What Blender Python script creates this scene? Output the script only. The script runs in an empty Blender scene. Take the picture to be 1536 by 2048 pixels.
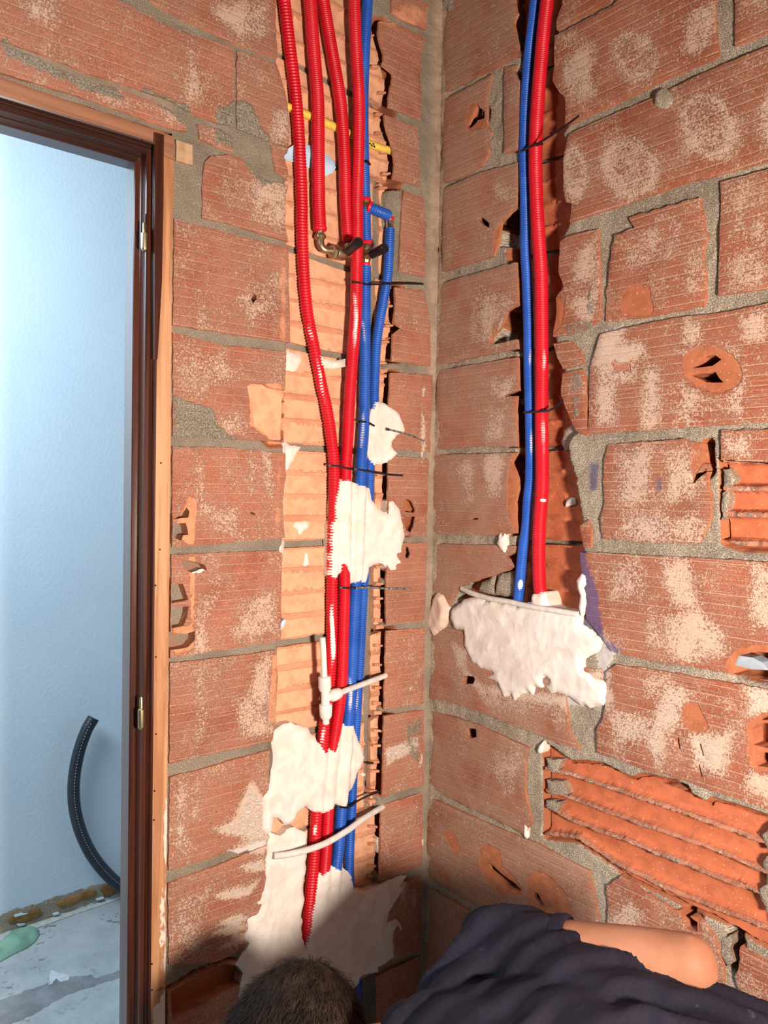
import bpy, bmesh, math, random
import numpy as np
from mathutils import Vector, Matrix, noise as mnoise
from mathutils.geometry import delaunay_2d_cdt

# ------------------------------------------------------------------ camera
F = 1586.0; CX, CY = 768.0, 1024.0
UPV = np.array([.0164, 1, .0245]); UPV = UPV / np.linalg.norm(UPV)
def _hdir(px):
    x = (px - CX) / F
    d = np.array([x, .0245 - .0164 * x, -1.]); d -= UPV * d.dot(UPV)
    return d / np.linalg.norm(d)
_X = _hdir(2700); _Y = np.cross(UPV, _X)
R3 = np.array([_X, _Y, UPV])                      # world = R3 @ camera-space
CAM = np.array([-1.3256, -1.4225, 1.5])
sc = bpy.context.scene
cam = bpy.data.cameras.new('camera'); cam_o = bpy.data.objects.new('camera', cam)
sc.collection.objects.link(cam_o)
cam.sensor_fit = 'VERTICAL'; cam.sensor_height = 36.0; cam.sensor_width = 27.0
cam.lens = F / 2048 * 36.0; cam.clip_start = .02
M4 = Matrix([list(R3[i]) + [CAM[i]] for i in range(3)] + [[0, 0, 0, 1]])
cam_o.matrix_world = M4
sc.camera = cam_o
sc.view_settings.view_transform = 'Standard'; sc.view_settings.look = 'None'
sc.view_settings.gamma = 1.0; sc.view_settings.use_curve_mapping = False
sc.view_settings.exposure = 0.0
sc.cycles.max_bounces = 6; sc.cycles.diffuse_bounces = 2

# ------------------------------------------------------------------ world and lamps
wd = bpy.data.worlds.new('world'); sc.world = wd; wd.use_nodes = True
wd.node_tree.nodes['Background'].inputs[0].default_value = (.55, .75, 1, 1)
wd.node_tree.nodes['Background'].inputs[1].default_value = 0.5
def lamp(name, kind, loc, power, col, aim=None, **kw):
    l = bpy.data.lights.new(name, kind); l.energy = power; l.color = col
    for k, v in kw.items(): setattr(l, k, v)
    o = bpy.data.objects.new(name, l); sc.collection.objects.link(o); o.location = loc
    if aim is not None:
        o.rotation_euler = (Vector(aim) - Vector(loc)).to_track_quat('-Z', 'Y').to_euler()
    return o
# the work lamp held up to the right of the photographer
lamp('work_lamp', 'SPOT', (-.86, -1.86, 1.30), 228, (1.0, .87, .76), aim=(-.20, -.05, 1.52),
     shadow_soft_size=.09, spot_size=math.radians(135), spot_blend=1.0)
# daylight in the far room comes from its window side (high, on the left)
lamp('room_daylight', 'AREA', (-1.75, .55, 2.45), 72, (.68, .86, 1.0), aim=(-.9, 1.4, 1.45), shape='RECTANGLE', size=1.6, size_y=.7)
# faint fill lamp added behind the photographer; the room has no window there
lamp('added_fill', 'AREA', (-2.3, -2.3, 1.9), 1.5, (.85, .92, 1.0), aim=(-.2, -.2, 1.3), shape='RECTANGLE', size=.9, size_y=.9)

# ------------------------------------------------------------------ helpers
random.seed(7); rng = np.random.RandomState(11)
def ray(px, py): return R3 @ np.array([(px - CX) / F, (CY - py) / F, -1.])
def unproj(px, py, dep): return CAM + ray(px, py) * dep
class Wall:
    def __init__(s, side): s.side = side
    def pt(s, u, v, d=0.0):                      # u along the wall, v up, d into the wall
        return (u, d, v) if s.side == 'L' else (d, -u, v)
    def arr(s, u, v, d):
        return np.stack([u, d, v], 1) if s.side == 'L' else np.stack([d, -u, v], 1)
    def uv(s, px, py, d=0.0):
        r = ray(px, py)
        if s.side == 'L':
            t = (d - CAM[1]) / r[1]; p = CAM + r * t; return p[0], p[2]
        t = (d - CAM[0]) / r[0]; p = CAM + r * t; return -p[1], p[2]
    def poly(s, flat, d=0.0):
        return np.array([s.uv(flat[i], flat[i + 1], d) for i in range(0, len(flat), 2)])
    def px(s, u, v, d=0.0):
        P = s.arr(np.asarray(u, float), np.asarray(v, float), np.zeros(len(u)) + d) - CAM
        q = P @ R3
        return CX + F * q[:, 0] / -q[:, 2], CY - F * q[:, 1] / -q[:, 2]
    def p3(s, px, py, d):
        u, v = s.uv(px, py, d); return np.array(s.pt(u, v, d))
WL, WR = Wall('L'), Wall('R')

def _h(ix, iy, s):
    n = (ix * 374761393 + iy * 668265263 + s * 982451653) & 0x7fffffff
    n = ((n ^ (n >> 13)) * 1274126177) & 0x7fffffff
    return ((n ^ (n >> 16)) & 0xffff) / 65535.0
def vnoise(x, y, s=0):
    x = np.asarray(x, float); y = np.asarray(y, float)
    xi = np.floor(x).astype(np.int64); yi = np.floor(y).astype(np.int64)
    fx = x - xi; fy = y - yi; fx = fx * fx * (3 - 2 * fx); fy = fy * fy * (3 - 2 * fy)
    a = _h(xi, yi, s); b = _h(xi + 1, yi, s); c = _h(xi, yi + 1, s); d = _h(xi + 1, yi + 1, s)
    return (a * (1 - fx) + b * fx) * (1 - fy) + (c * (1 - fx) + d * fx) * fy
def fbm(x, y, s=0, o=3):
    t = 0; a = .5; f = 1
    for k in range(o):
        t = t + a * (vnoise(x * f, y * f, s + k * 17) - .5) * 2; a *= .5; f *= 2.1
    return t
def sd(P, poly):
    """signed distance, negative inside"""
    n = len(poly); d = np.full(len(P), 1e9); ins = np.zeros(len(P), bool)
    for i in range(n):
        a = poly[i]; b = poly[(i + 1) % n]; ab = b - a; L = ab @ ab + 1e-18
        t = np.clip(((P - a) @ ab) / L, 0, 1); q = P - a - t[:, None] * ab
        d = np.minimum(d, np.einsum('ij,ij->i', q, q))
        if a[1] != b[1]:
            c = (a[1] > P[:, 1]) != (b[1] > P[:, 1])
            xx = (b[0] - a[0]) * (P[:, 1] - a[1]) / (b[1] - a[1]) + a[0]
            ins ^= c & (P[:, 0] < xx)
    d = np.sqrt(d); d[ins] *= -1
    return d
def ragged(poly, step=.006, amp=.0018, s=1):
    out = []
    n = len(poly)
    for i in range(n):
        a = poly[i]; b = poly[(i + 1) % n]; L = np.linalg.norm(b - a); k = max(1, int(round(L / step)))
        for j in range(k): out.append(a + (b - a) * j / k)
    o = np.array(out)
    if amp > 0:
        nx = fbm(o[:, 0] * 70, o[:, 1] * 70, s); ny = fbm(o[:, 0] * 70 + 31, o[:, 1] * 70 + 9, s + 5)
        o = o + np.stack([nx, ny], 1) * amp * 1.6
    keep = [0]
    for i in range(1, len(o)):
        if np.linalg.norm(o[i] - o[keep[-1]]) > step * .25: keep.append(i)
    return o[keep]

def link(o, parent=None):
    sc.collection.objects.link(o)
    if parent is not None: o.parent = parent
    return o
def tag(o, label=None, cat=None, group=None, kind=None):
    if label: o['label'] = label
    if cat: o['category'] = cat
    if group: o['group'] = group
    if kind: o['kind'] = kind
    return o
def mesh_obj(name, V, Fs, mat, parent=None, smooth=None, mix=None, uv=None, mats=None, midx=None):
    me = bpy.data.meshes.new(name)
    me.from_pydata([tuple(map(float, v)) for v in V], [], [tuple(map(int, f)) for f in Fs])
    for m in (mats or [mat]): me.materials.append(m)
    if smooth is not None:
        sm = np.zeros(len(me.polygons), bool); sm[:] = smooth; me.polygons.foreach_set('use_smooth', sm)
    if midx is not None: me.polygons.foreach_set('material_index', midx)
    if mix is not None:
        at = me.attributes.new('Mix', 'FLOAT_COLOR', 'POINT'); at.data.foreach_set('color', np.ascontiguousarray(mix, dtype=np.float32).ravel())
    if uv is not None:
        ul = me.uv_layers.new(name='UVMap'); li = np.zeros(len(me.loops), np.int32); me.loops.foreach_get('vertex_index', li)
        ul.data.foreach_set('uv', np.ascontiguousarray(uv[li], dtype=np.float32).ravel())
    me.update()
    return link(bpy.data.objects.new(name, me), parent)
def empty(name, loc=(0, 0, 0), parent=None):
    o = bpy.data.objects.new(name, None); o.location = loc; o.empty_display_size = .05
    return link(o, parent)

PAINT = {'L': [], 'R': []}
def paint(W, ch, amt, soft, flat, only=None):
    PAINT[W.side].append((ch, amt, soft, W.poly(flat)))
def ell(cx, cy, rx, ry, ang=0, n=14):
    a = math.radians(ang); o = []
    for i in range(n):
        t = i * 2 * math.pi / n; x = rx * math.cos(t); y = ry * math.sin(t)
        o += [cx + x * math.cos(a) - y * math.sin(a), cy + x * math.sin(a) + y * math.cos(a)]
    return o
def mixvals(W, P):
    M = np.zeros((len(P), 4))
    lo = P.min(0); hi = P.max(0)
    for ch, amt, soft, poly in PAINT[W.side]:
        if (poly.max(0) + soft < lo).any() or (poly.min(0) - soft > hi).any(): continue
        d = sd(P, poly); t = np.clip(.5 - d / (soft * 2), 0, 1) * abs(amt)
        if ch == 'ring':
            t = np.clip(1 - np.abs(d + soft) / soft, 0, 1) * amt; c = 0
        else: c = ch
        if amt < 0: M[:, c] *= (1 - t)
        else: M[:, c] = np.maximum(M[:, c], t)
    return M
def tri_region(outline, holes, sp):
    """constrained triangulation of a polygon with holes; returns verts, tris, boundary loops"""
    loops = [outline] + holes; V = []; E = []; base = 0; bl = []
    for lp in loops:
        n = len(lp); V += [tuple(p) for p in lp]; E += [(base + i, base + (i + 1) % n) for i in range(n)]
        bl.append(n); base += n
    lo = outline.min(0); hi = outline.max(0)
    xs = np.arange(lo[0], hi[0], sp); ys = np.arange(lo[1], hi[1], sp * .9)
    gx, gy = np.meshgrid(xs, ys); gx = gx + (np.arange(len(ys)) % 2)[:, None] * sp * .5
    G = np.stack([gx.ravel(), gy.ravel()], 1)
    if len(G):
        G = G + (rng.rand(*G.shape) - .5) * sp * .35
        m = sd(G, outline) < -sp * .45
        for h in holes: m &= sd(G, h) > sp * .45
        V += [tuple(p) for p in G[m]]
    v2, e2, f2, ov, oe, of = delaunay_2d_cdt([Vector(p) for p in V], E, [], 0, 1e-7)
    P = np.array([(v.x, v.y) for v in v2]); T = np.array(f2)
    c = P[T].mean(1); m = sd(c, outline) < 0
    for h in holes: m &= sd(c, h) > 0
    T = T[m]
    a, b, cc = P[T[:, 0]], P[T[:, 1]], P[T[:, 2]]
    ar = (b[:, 0] - a[:, 0]) * (cc[:, 1] - a[:, 1]) - (b[:, 1] - a[:, 1]) * (cc[:, 0] - a[:, 0])
    T[ar < 0] = T[ar < 0][:, ::-1]
    return P, T[np.abs(ar) > 1e-12]
def slab(name, W, flat, mat, parent, holes=(), d0=0.0, back=.03, sp=.009, amp=.0018, hn=.0012, hfun=None, mixfun=None, step=None, tilt=.0015, edge=.0016, uvp=False, extra=None, holeamp=.0012):
    o = ragged(W.poly(flat) if not uvp else np.array(flat), step or min(sp, .007), amp, rng.randint(99))
    hs = [ragged(W.poly(h), .005, holeamp, rng.randint(99)) for h in holes]
    P, T = tri_region(o, hs, sp)
    dd = sd(P, o)
    for h in hs: dd = np.maximum(dd, -sd(P, h))
    c = o.mean(0); tx, ty = (rng.rand(2) - .5) * 2 * tilt
    ext = np.maximum(o.max(0) - o.min(0), 1e-3)
    D = np.full(len(P), d0) + hn * fbm(P[:, 0] * 14, P[:, 1] * 14, 3) + .35 * hn * fbm(P[:, 0] * 90, P[:, 1] * 90, 8)
    D += tx * (P[:, 0] - c[0]) / ext[0] + ty * (P[:, 1] - c[1]) / ext[1]
    D += edge * np.clip(1 + dd / .004, 0, 1) ** 2
    if hfun is not None: D = hfun(P, D, dd)
    M = mixvals(W, P)
    if mixfun is not None: M = mixfun(P, M, dd)
    # boundary edges
    ed = {}
    for t in T:
        for i in range(3):
            a, b = int(t[i]), int(t[(i + 1) % 3])
            if (b, a) in ed: del ed[(b, a)]
            else: ed[(a, b)] = 1
    B = list(ed.keys()); vs = sorted({i for e in B for i in e}); mp = {v: k for k, v in enumerate(vs)}
    n = len(P); nb = len(vs); vi = np.array(vs)
    V = np.concatenate([W.arr(P[:, 0], P[:, 1], D), W.arr(P[vi, 0], P[vi, 1], D[vi]), W.arr(P[vi, 0], P[vi, 1], np.maximum(D[vi] + .001, back))])
    Fs = [tuple(t) for t in T] + [(n + mp[a], n + nb + mp[a], n + nb + mp[b], n + mp[b]) for a, b in B]
    sm = np.array([True] * len(T) + [False] * len(B))
    Ms = M[vi].copy(); Ms[:, 2] = np.maximum(Ms[:, 2], .5); Mb = Ms.copy(); Mb[:, 0] *= .3; Mb[:, 1] *= .2
    MM = np.concatenate([M, Ms, Mb])
    UV = np.concatenate([P, P[vi], P[vi] + .03])
    if extra is not None:
        for (ev, ef) in extra:
            k = len(V); V = np.concatenate([V, ev]); Fs += [tuple(i + k for i in f) for f in ef]
            MM = np.concatenate([MM, np.tile([[0, 0, 1, 0]], (len(ev), 1))]); UV = np.concatenate([UV, ev[:, [0, 2]] if W.side == 'L' else ev[:, [1, 2]]])
            sm = np.concatenate([sm, np.zeros(len(ef), bool)])
    return mesh_obj(name, V, Fs, mat, parent, sm, MM, UV)

def sweep(path, section, closed=True, up=(0, 0, 1), caps=True, scales=None):
    """sweep a 2D section along 3D path with parallel transport"""
    P = np.array(path, float); n = len(P); T = np.gradient(P, axis=0); T /= np.linalg.norm(T, axis=1)[:, None] + 1e-12
    S = np.array(section, float); m = len(S)
    u = np.array(up, float); N = u - T[0] * (u @ T[0])
    if np.linalg.norm(N) < 1e-3: N = np.array([1., 0, 0]) - T[0] * T[0][0]
    N /= np.linalg.norm(N); V = np.zeros((n * m, 3))
    for i in range(n):
        N = N - T[i] * (N @ T[i]); N /= np.linalg.norm(N); Bn = np.cross(T[i], N)
        s = 1 if scales is None else scales[i]
        V[i * m:(i + 1) * m] = P[i] + s * (S[:, :1] * N + S[:, 1:] * Bn)
    Fs = []
    for i in range(n - 1):
        for j in range(m):
            a = i * m + j; b = i * m + (j + 1) % m; Fs.append((a, b, b + m, a + m))
    if caps: Fs.append(tuple(range(m))[::-1]); Fs.append(tuple((n - 1) * m + j for j in range(m)))
    return V, Fs
def circ(r, n=16): return [(r * math.cos(2 * math.pi * i / n), r * math.sin(2 * math.pi * i / n)) for i in range(n)]
def crom(pts, step):
    """Catmull-Rom through points, resampled evenly"""
    P = np.array(pts, float); P = np.vstack([2 * P[0] - P[1], P, 2 * P[-1] - P[-2]]); o = []
    for i in range(1, len(P) - 2):
        for t in np.linspace(0, 1, 24, endpoint=False):
            o.append(.5 * (2 * P[i] + (P[i + 1] - P[i - 1]) * t + (2 * P[i - 1] - 5 * P[i] + 4 * P[i + 1] - P[i + 2]) * t * t + (3 * P[i] - P[i - 1] - 3 * P[i + 1] + P[i + 2]) * t ** 3))
    o.append(P[-2]); o = np.array(o); L = np.concatenate([[0], np.cumsum(np.linalg.norm(np.diff(o, axis=0), axis=1))])
    k = max(2, int(L[-1] / step)); s = np.linspace(0, L[-1], k + 1)
    return np.stack([np.interp(s, L, o[:, i]) for i in range(o.shape[1])], 1)
def lathe(p0, p1, prof, n=20):
    """prof: (t metres along p0->p1, radius)"""
    p0 = np.array(p0, float); a = np.array(p1, float) - p0; a /= np.linalg.norm(a)
    u = np.cross(a, [0, 0, 1.]); u = np.cross(a, [1., 0, 0]) if np.linalg.norm(u) < .1 else u; u /= np.linalg.norm(u); w = np.cross(a, u)
    V = []; 
    for t, r in prof:
        for j in range(n):
            th = 2 * math.pi * j / n; V.append(p0 + a * t + r * (math.cos(th) * u + math.sin(th) * w))
    Fs = [(i * n + j, i * n + (j + 1) % n, (i + 1) * n + (j + 1) % n, (i + 1) * n + j) for i in range(len(prof) - 1) for j in range(n)]
    Fs.append(tuple(range(n))[::-1]); Fs.append(tuple((len(prof) - 1) * n + j for j in range(n)))
    return np.array(V), Fs
def join(parts):
    V = []; Fs = []; k = 0
    for v, f in parts:
        V.append(np.array(v)); Fs += [tuple(i + k for i in q) for q in f]; k += len(v)
    return np.concatenate(V), Fs
def boxv(c, ax, ay, az):
    c = np.array(c, float); ax = np.array(ax, float) / 2; ay = np.array(ay, float) / 2; az = np.array(az, float) / 2
    V = [c + i * ax + j * ay + k * az for i in (-1, 1) for j in (-1, 1) for k in (-1, 1)]
    return np.array(V), [(0, 1, 3, 2), (4, 6, 7, 5), (0, 4, 5, 1), (2, 3, 7, 6), (0, 2, 6, 4), (1, 5, 7, 3)]
def autosmooth(o, ang=40):
    me = o.data; n = len(me.polygons); me.polygons.foreach_set('use_smooth', np.ones(n, bool))
    bm = bmesh.new(); bm.from_mesh(me); bmesh.ops.recalc_face_normals(bm, faces=bm.faces)
    for e in bm.edges:
        e.smooth = not (len(e.link_faces) == 2 and e.calc_face_angle(0) > math.radians(ang))
    bm.to_mesh(me); bm.free(); return o
def bevel(o, w=.002, seg=2):
    m = o.modifiers.new('bevel', 'BEVEL'); m.width = w; m.segments = seg; m.limit_method = 'ANGLE'; return o
def boxobj(name, lo, hi, mat, parent=None, bw=0.0):
    lo = np.array(lo, float); hi = np.array(hi, float); V, Fs = boxv((lo + hi) / 2, (hi[0] - lo[0], 0, 0), (0, hi[1] - lo[1], 0), (0, 0, hi[2] - lo[2]))
    o = mesh_obj(name, V, Fs, mat, parent); autosmooth(o, 30)
    if bw: bevel(o, bw)
    return o

# ------------------------------------------------------------------ materials
class NB:
    def __init__(s, name):
        s.m = bpy.data.materials.new(name); s.m.use_nodes = True; s.t = s.m.node_tree; s.n = s.t.nodes; s.b = s.n['Principled BSDF']; s.l = s.t.links
    def node(s, t, **kw):
        n = s.n.new(t)
        for k, v in kw.items(): setattr(n, k, v)
        return n
    def put(s, sock, v):
        if isinstance(v, bpy.types.NodeSocket): s.l.new(v, sock)
        elif isinstance(v, (tuple, list)): sock.default_value = (*v, 1) if len(v) == 3 and sock.type == 'RGBA' else v
        else: sock.default_value = v
    def math(s, op, a, b=0.0, c=0.0, clamp=False):
        n = s.node('ShaderNodeMath', operation=op); n.use_clamp = clamp
        s.put(n.inputs[0], a); s.put(n.inputs[1], b); s.put(n.inputs[2], c); return n.outputs[0]
    def uv(s): return s.node('ShaderNodeUVMap', uv_map='UVMap').outputs[0]
    def obj(s): return s.node('ShaderNodeTexCoord').outputs['Object']
    def rnd(s): return s.node('ShaderNodeObjectInfo').outputs['Random']
    def scale(s, v, sx, sy, sz=1.0, off=None):
        n = s.node('ShaderNodeMapping'); s.put(n.inputs['Vector'], v); n.inputs['Scale'].default_value = (sx, sy, sz)
        if off is not None: 
            c = s.node('ShaderNodeCombineXYZ'); s.put(c.inputs[0], off); s.put(c.inputs[1], off); s.put(c.inputs[2], off); s.l.new(c.outputs[0], n.inputs['Location'])
        return n.outputs[0]
    def noise(s, v, sc_, det=4, rough=.55, dist=0.0):
        n = s.node('ShaderNodeTexNoise'); s.put(n.inputs['Vector'], v); n.inputs['Scale'].default_value = sc_
        n.inputs['Detail'].default_value = det; n.inputs['Roughness'].default_value = rough; n.inputs['Distortion'].default_value = dist
        return n.outputs['Fac']
    def ss(s, v, a, b, o0=0.0, o1=1.0):
        n = s.node('ShaderNodeMapRange', interpolation_type='SMOOTHSTEP'); s.put(n.inputs['Value'], v)
        s.put(n.inputs['From Min'], a); s.put(n.inputs['From Max'], b); n.inputs['To Min'].default_value = o0; n.inputs['To Max'].default_value = o1
        return n.outputs[0]
    def mix(s, f, a, b):
        n = s.node('ShaderNodeMix', data_type='RGBA'); s.put(n.inputs[0], f); s.put(n.inputs[6], a); s.put(n.inputs[7], b); return n.outputs[2]
    def attr(s):
        a = s.node('ShaderNodeAttribute', attribute_name='Mix'); x = s.node('ShaderNodeSeparateColor'); s.l.new(a.outputs['Color'], x.inputs[0])
        return x.outputs[0], x.outputs[1], x.outputs[2], a.outputs['Alpha']
    def xyz(s, v):
        n = s.node('ShaderNodeSeparateXYZ'); s.put(n.inputs[0], v); return n.outputs
    def bump(s, h, dist=.002, st=1.0):
        n = s.node('ShaderNodeBump'); s.put(n.inputs['Height'], h); n.inputs['Distance'].default_value = dist; n.inputs['Strength'].default_value = st
        s.l.new(n.outputs[0], s.b.inputs['Normal'])
    def out(s, col, rough=.8, metal=0.0, spec=.3):
        s.put(s.b.inputs['Base Color'], col); s.put(s.b.inputs['Roughness'], rough); s.put(s.b.inputs['Metallic'], metal)
        s.b.inputs['Specular IOR Level'].default_value = spec; return s.m
def simple(name, col, rough=.5, metal=0.0, spec=.5, var=.12, sc_=60):
    n = NB(name); v = n.obj(); f = n.noise(v, sc_)
    n.bump(f, .0004, .4); return n.out(n.mix(n.ss(f, .3, .7), tuple(c * (1 - var) for c in col), tuple(min(1, c * (1 + var)) for c in col)), rough, metal, spec)

def brick_mat(name, cA, cB, cC, raw, dust=(.62, .42, .30), thr=.60, lines=True, pitch=.0178, lamt=.5, dusty=.0, dcl=(.50, .27, .18)):
    n = NB(name); uv = n.uv(); r = n.rnd(); W_, G_, B_, A_ = n.attr()
    v = n.scale(uv, 1, 1, 1, n.math('MULTIPLY', r, 7.0))
    big = n.noise(v, 7, 2); mid = n.noise(v, 26, 4); st = n.noise(n.scale(v, 12, 60), 1, 4, .6)
    col = n.mix(n.ss(big, .35, .65), cA, cB)
    col = n.mix(n.math('MULTIPLY', n.ss(mid, .5, .66), .6), col, cC)
    col = n.mix(n.math('MULTIPLY', n.ss(st, .52, .7), .35), col, cA)
    tint = n.math('MULTIPLY_ADD', r, .2, .9); 
    hs = n.node('ShaderNodeHueSaturation'); n.put(hs.inputs['Value'], tint); hs.inputs['Saturation'].default_value = 1.0; n.put(hs.inputs['Color'], col); col = hs.outputs[0]
    if dusty: col = n.mix(n.math('MULTIPLY', n.ss(n.noise(v, 11, 3), .25, .6), dusty), col, dcl)
    inv = n.math('SUBTRACT', 1.0, B_, clamp=True)
    ln = 0.0
    if lines:
        y = n.xyz(uv)[1]; y = n.math('ADD', y, n.math('MULTIPLY', n.noise(v, 5, 2), .004))
        f = n.math('FRACT', n.math('MULTIPLY', y, 1 / pitch)); f = n.math('ABSOLUTE', n.math('SUBTRACT', f, .5)); fd = n.ss(f, .36, .44)
        f2 = n.math('FRACT', n.math('MULTIPLY', y, 1 / (pitch * .43))); f2 = n.math('ABSOLUTE', n.math('SUBTRACT', f2, .5))
        ln = n.math('MULTIPLY', n.ss(f, .44, .485), n.ss(n.noise(n.scale(v, 10, 30), 1, 3), .34, .50))
        ln2 = n.math('MULTIPLY', n.ss(f2, .36, .47), n.ss(n.noise(n.scale(v, 9, 18), 1, 2), .53, .62)); ln2 = n.math('MULTIPLY', ln2, .5)
        ln = n.math('MAXIMUM', ln, ln2); ln = n.math('MULTIPLY', ln, inv)
        col = n.mix(n.math('MULTIPLY', ln, lamt), col, dust)
    fine = n.noise(n.scale(v, 1.15, 1), 230, 5, .70, .9); grit = n.noise(v, 560, 3, .6)
    gd = n.math('MULTIPLY', n.ss(grit, .52, .64), n.ss(n.noise(v, 17, 3), .30, .62)); col = n.mix(n.math('MULTIPLY', gd, .55), col, dust); col = n.mix(n.math('MULTIPLY', n.ss(grit, .46, .34), .45), col, tuple(c * .45 for c in cA))
    patch = n.ss(n.noise(v, 13, 4, .6), .42, .64)
    th = n.math('SUBTRACT', thr, n.math('MULTIPLY', patch, .085)); th = n.math('SUBTRACT', th, n.math('MULTIPLY', W_, .23))
    th = n.math('ADD', th, n.math('MULTIPLY', B_, .12))
    sp = n.ss(fine, th, n.math('ADD', th, .022))
    dcol = n.mix(W_, dust, (.76, .62, .50)); dcol = n.mix(n.ss(grit, .38, .54), n.mix(W_, (.50, .33, .23), (.60, .45, .35)), dcol)
    col = n.mix(n.math('MULTIPLY', sp, .8), col, dcol)
    rawm = n.ss(n.math('ADD', B_, n.math('MULTIPLY', n.math('SUBTRACT', mid, .5), .5)), .40, .55)
    rawc = n.mix(n.ss(n.noise(v, 40, 4), .4, .66), raw, tuple(c * .80 for c in raw))
    rawc = n.mix(n.math('MULTIPLY', n.ss(n.noise(v, 240, 2), .66, .72), .6), rawc, (.8, .6, .45))
    col = n.mix(n.math('MULTIPLY', rawm, n.math('SUBTRACT', 1.0, n.math('MULTIPLY', sp, .5))), col, rawc)
    gm = n.ss(n.math('ADD', n.math('MULTIPLY', G_, .9), n.math('MULTIPLY', n.noise(v, 60, 5, .65), .9)), .86, 1.0)
    gcol = n.mix(n.ss(n.noise(v, 300, 3, .7), .4, .65), (.20, .17, .125), (.42, .36, .28))
    col = n.mix(gm, col, gcol)
    bm_ = n.math('MULTIPLY', n.ss(n.math('ADD', A_, n.math('MULTIPLY', n.noise(v, 90, 4), .6)), .75, 1.0), .75)
    col = n.mix(bm_, col, (.10, .085, .22))
    solid = n.ss(n.math('ADD', W_, n.math('MULTIPLY', n.math('SUBTRACT', n.noise(n.scale(v, 1, 3), 70, 4, .7), .5), .9)), .98, 1.06)
    col = n.mix(solid, col, (.80, .72, .66))
    h = n.math('ADD', n.math('ADD', n.math('MULTIPLY', fine, .5), n.math('MULTIPLY', grit, .25)), n.math('MULTIPLY', mid, .5))
    h = n.math('ADD', h, n.math('MULTIPLY', sp, .35)); h = n.math('ADD', h, n.math('MULTIPLY', gm, .6)); h = n.math('ADD', h, n.math('MULTIPLY', solid, .4))
    if lines: h = n.math('SUBTRACT', h, n.math('MULTIPLY', n.math('MULTIPLY', fd, inv), .25))
    h = n.math('MULTIPLY', h, n.math('SUBTRACT', 1.0, n.math('MULTIPLY', rawm, .72)))
    n.bump(h, .0022, 1.0)
    return n.out(col, .88, 0, .2)
M_BRL = brick_mat('brick_left', (.35, .100, .056), (.43, .135, .076), (.50, .17, .095), (.68, .30, .16), dusty=.4, thr=.58, lamt=.6, dcl=(.46, .25, .17))
M_BRR = brick_mat('brick_right', (.32, .075, .035), (.40, .105, .048), (.47, .135, .062), (.46, .15, .07), thr=.575, lamt=.85, dusty=.35, dcl=(.40, .20, .13))
M_BRC = brick_mat('brick_corner', (.33, .105, .060), (.40, .14, .08), (.45, .17, .10), (.48, .17, .08), thr=.59, dusty=.75, lamt=.42, dcl=(.42, .24, .16))
M_RAWL = brick_mat('brick_cut_left', (.60, .25, .14), (.74, .34, .19), (.66, .27, .14), (.82, .42, .25), dust=(.8, .5, .34), thr=.66, lines=False)
M_RAWR = brick_mat('brick_cut_right', (.36, .13, .075), (.46, .19, .12), (.44, .17, .10), (.54, .155, .07), dust=(.66, .38, .25), thr=.68, lines=False)
def mortar_mat(name, cA, cB, white=.70, bm=.006):
    n = NB(name); uv = n.uv(); W_, G_, B_, A_ = n.attr()
    f = n.noise(uv, 420, 4, .75); g = n.noise(uv, 60, 5, .7); b = n.noise(uv, 9, 3)
    col = n.mix(n.ss(f, .40, .60), cA, cB); col = n.mix(G_, col, n.mix(n.ss(g, .3, .7), (.42, .28, .19), (.55, .40, .29))); col = n.mix(n.math('MULTIPLY', n.ss(b, .4, .65), .35), col, tuple(c * .62 for c in cA))
    col = n.mix(n.math('MULTIPLY', n.ss(n.noise(uv, 200, 2), white, white + .05), .8), col, (.72, .62, .52))
    col = n.mix(n.ss(n.math('ADD', B_, n.math('MULTIPLY', n.math('SUBTRACT', g, .5), .4)), .45, .6), col, (.50, .17, .08))
    col = n.mix(n.ss(n.math('ADD', n.math('MULTIPLY', W_, .8), n.math('MULTIPLY', n.noise(uv, 110, 5, .75), .8)), .82, .98), col, (.78, .71, .66))
    col = n.mix(n.math('MULTIPLY', n.ss(n.math('ADD', A_, n.math('MULTIPLY', g, .6)), .75, 1.0), .7), col, (.10, .085, .22))
    n.bump(n.math('ADD', n.math('MULTIPLY', f, .8), g), bm, .9)
    return n.out(col, .95, 0, .15)
M_MOR = mortar_mat('mortar', (.22, .17, .115), (.80, .67, .52), .60)
M_MORL = mortar_mat('mortar_left', (.23, .185, .135), (.43, .36, .28), bm=.003)
def plaster_mat():
    n = NB('plaster'); uv = n.uv(); W_, G_, B_, A_ = n.attr()
    a = n.noise(uv, 22, 5, .6, .8); b = n.noise(uv, 90, 4); c = n.noise(n.scale(uv, 30, 8), 1, 4, .6, 1.5)
    col = n.mix(n.ss(a, .35, .65), (.74, .65, .57), (.84, .77, .70)); col = n.mix(n.math('MULTIPLY', n.ss(b, .62, .74), .25), col, (.66, .50, .42))
    col = n.mix(n.math('MULTIPLY', B_, .8), col, (.66, .42, .27))
    n.bump(n.math('ADD', n.math('ADD', a, n.math('MULTIPLY', b, .2)), n.math('MULTIPLY', c, .3)), .0036, .55); return n.out(col, .75, 0, .25)
M_PLA = plaster_mat()
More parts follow.
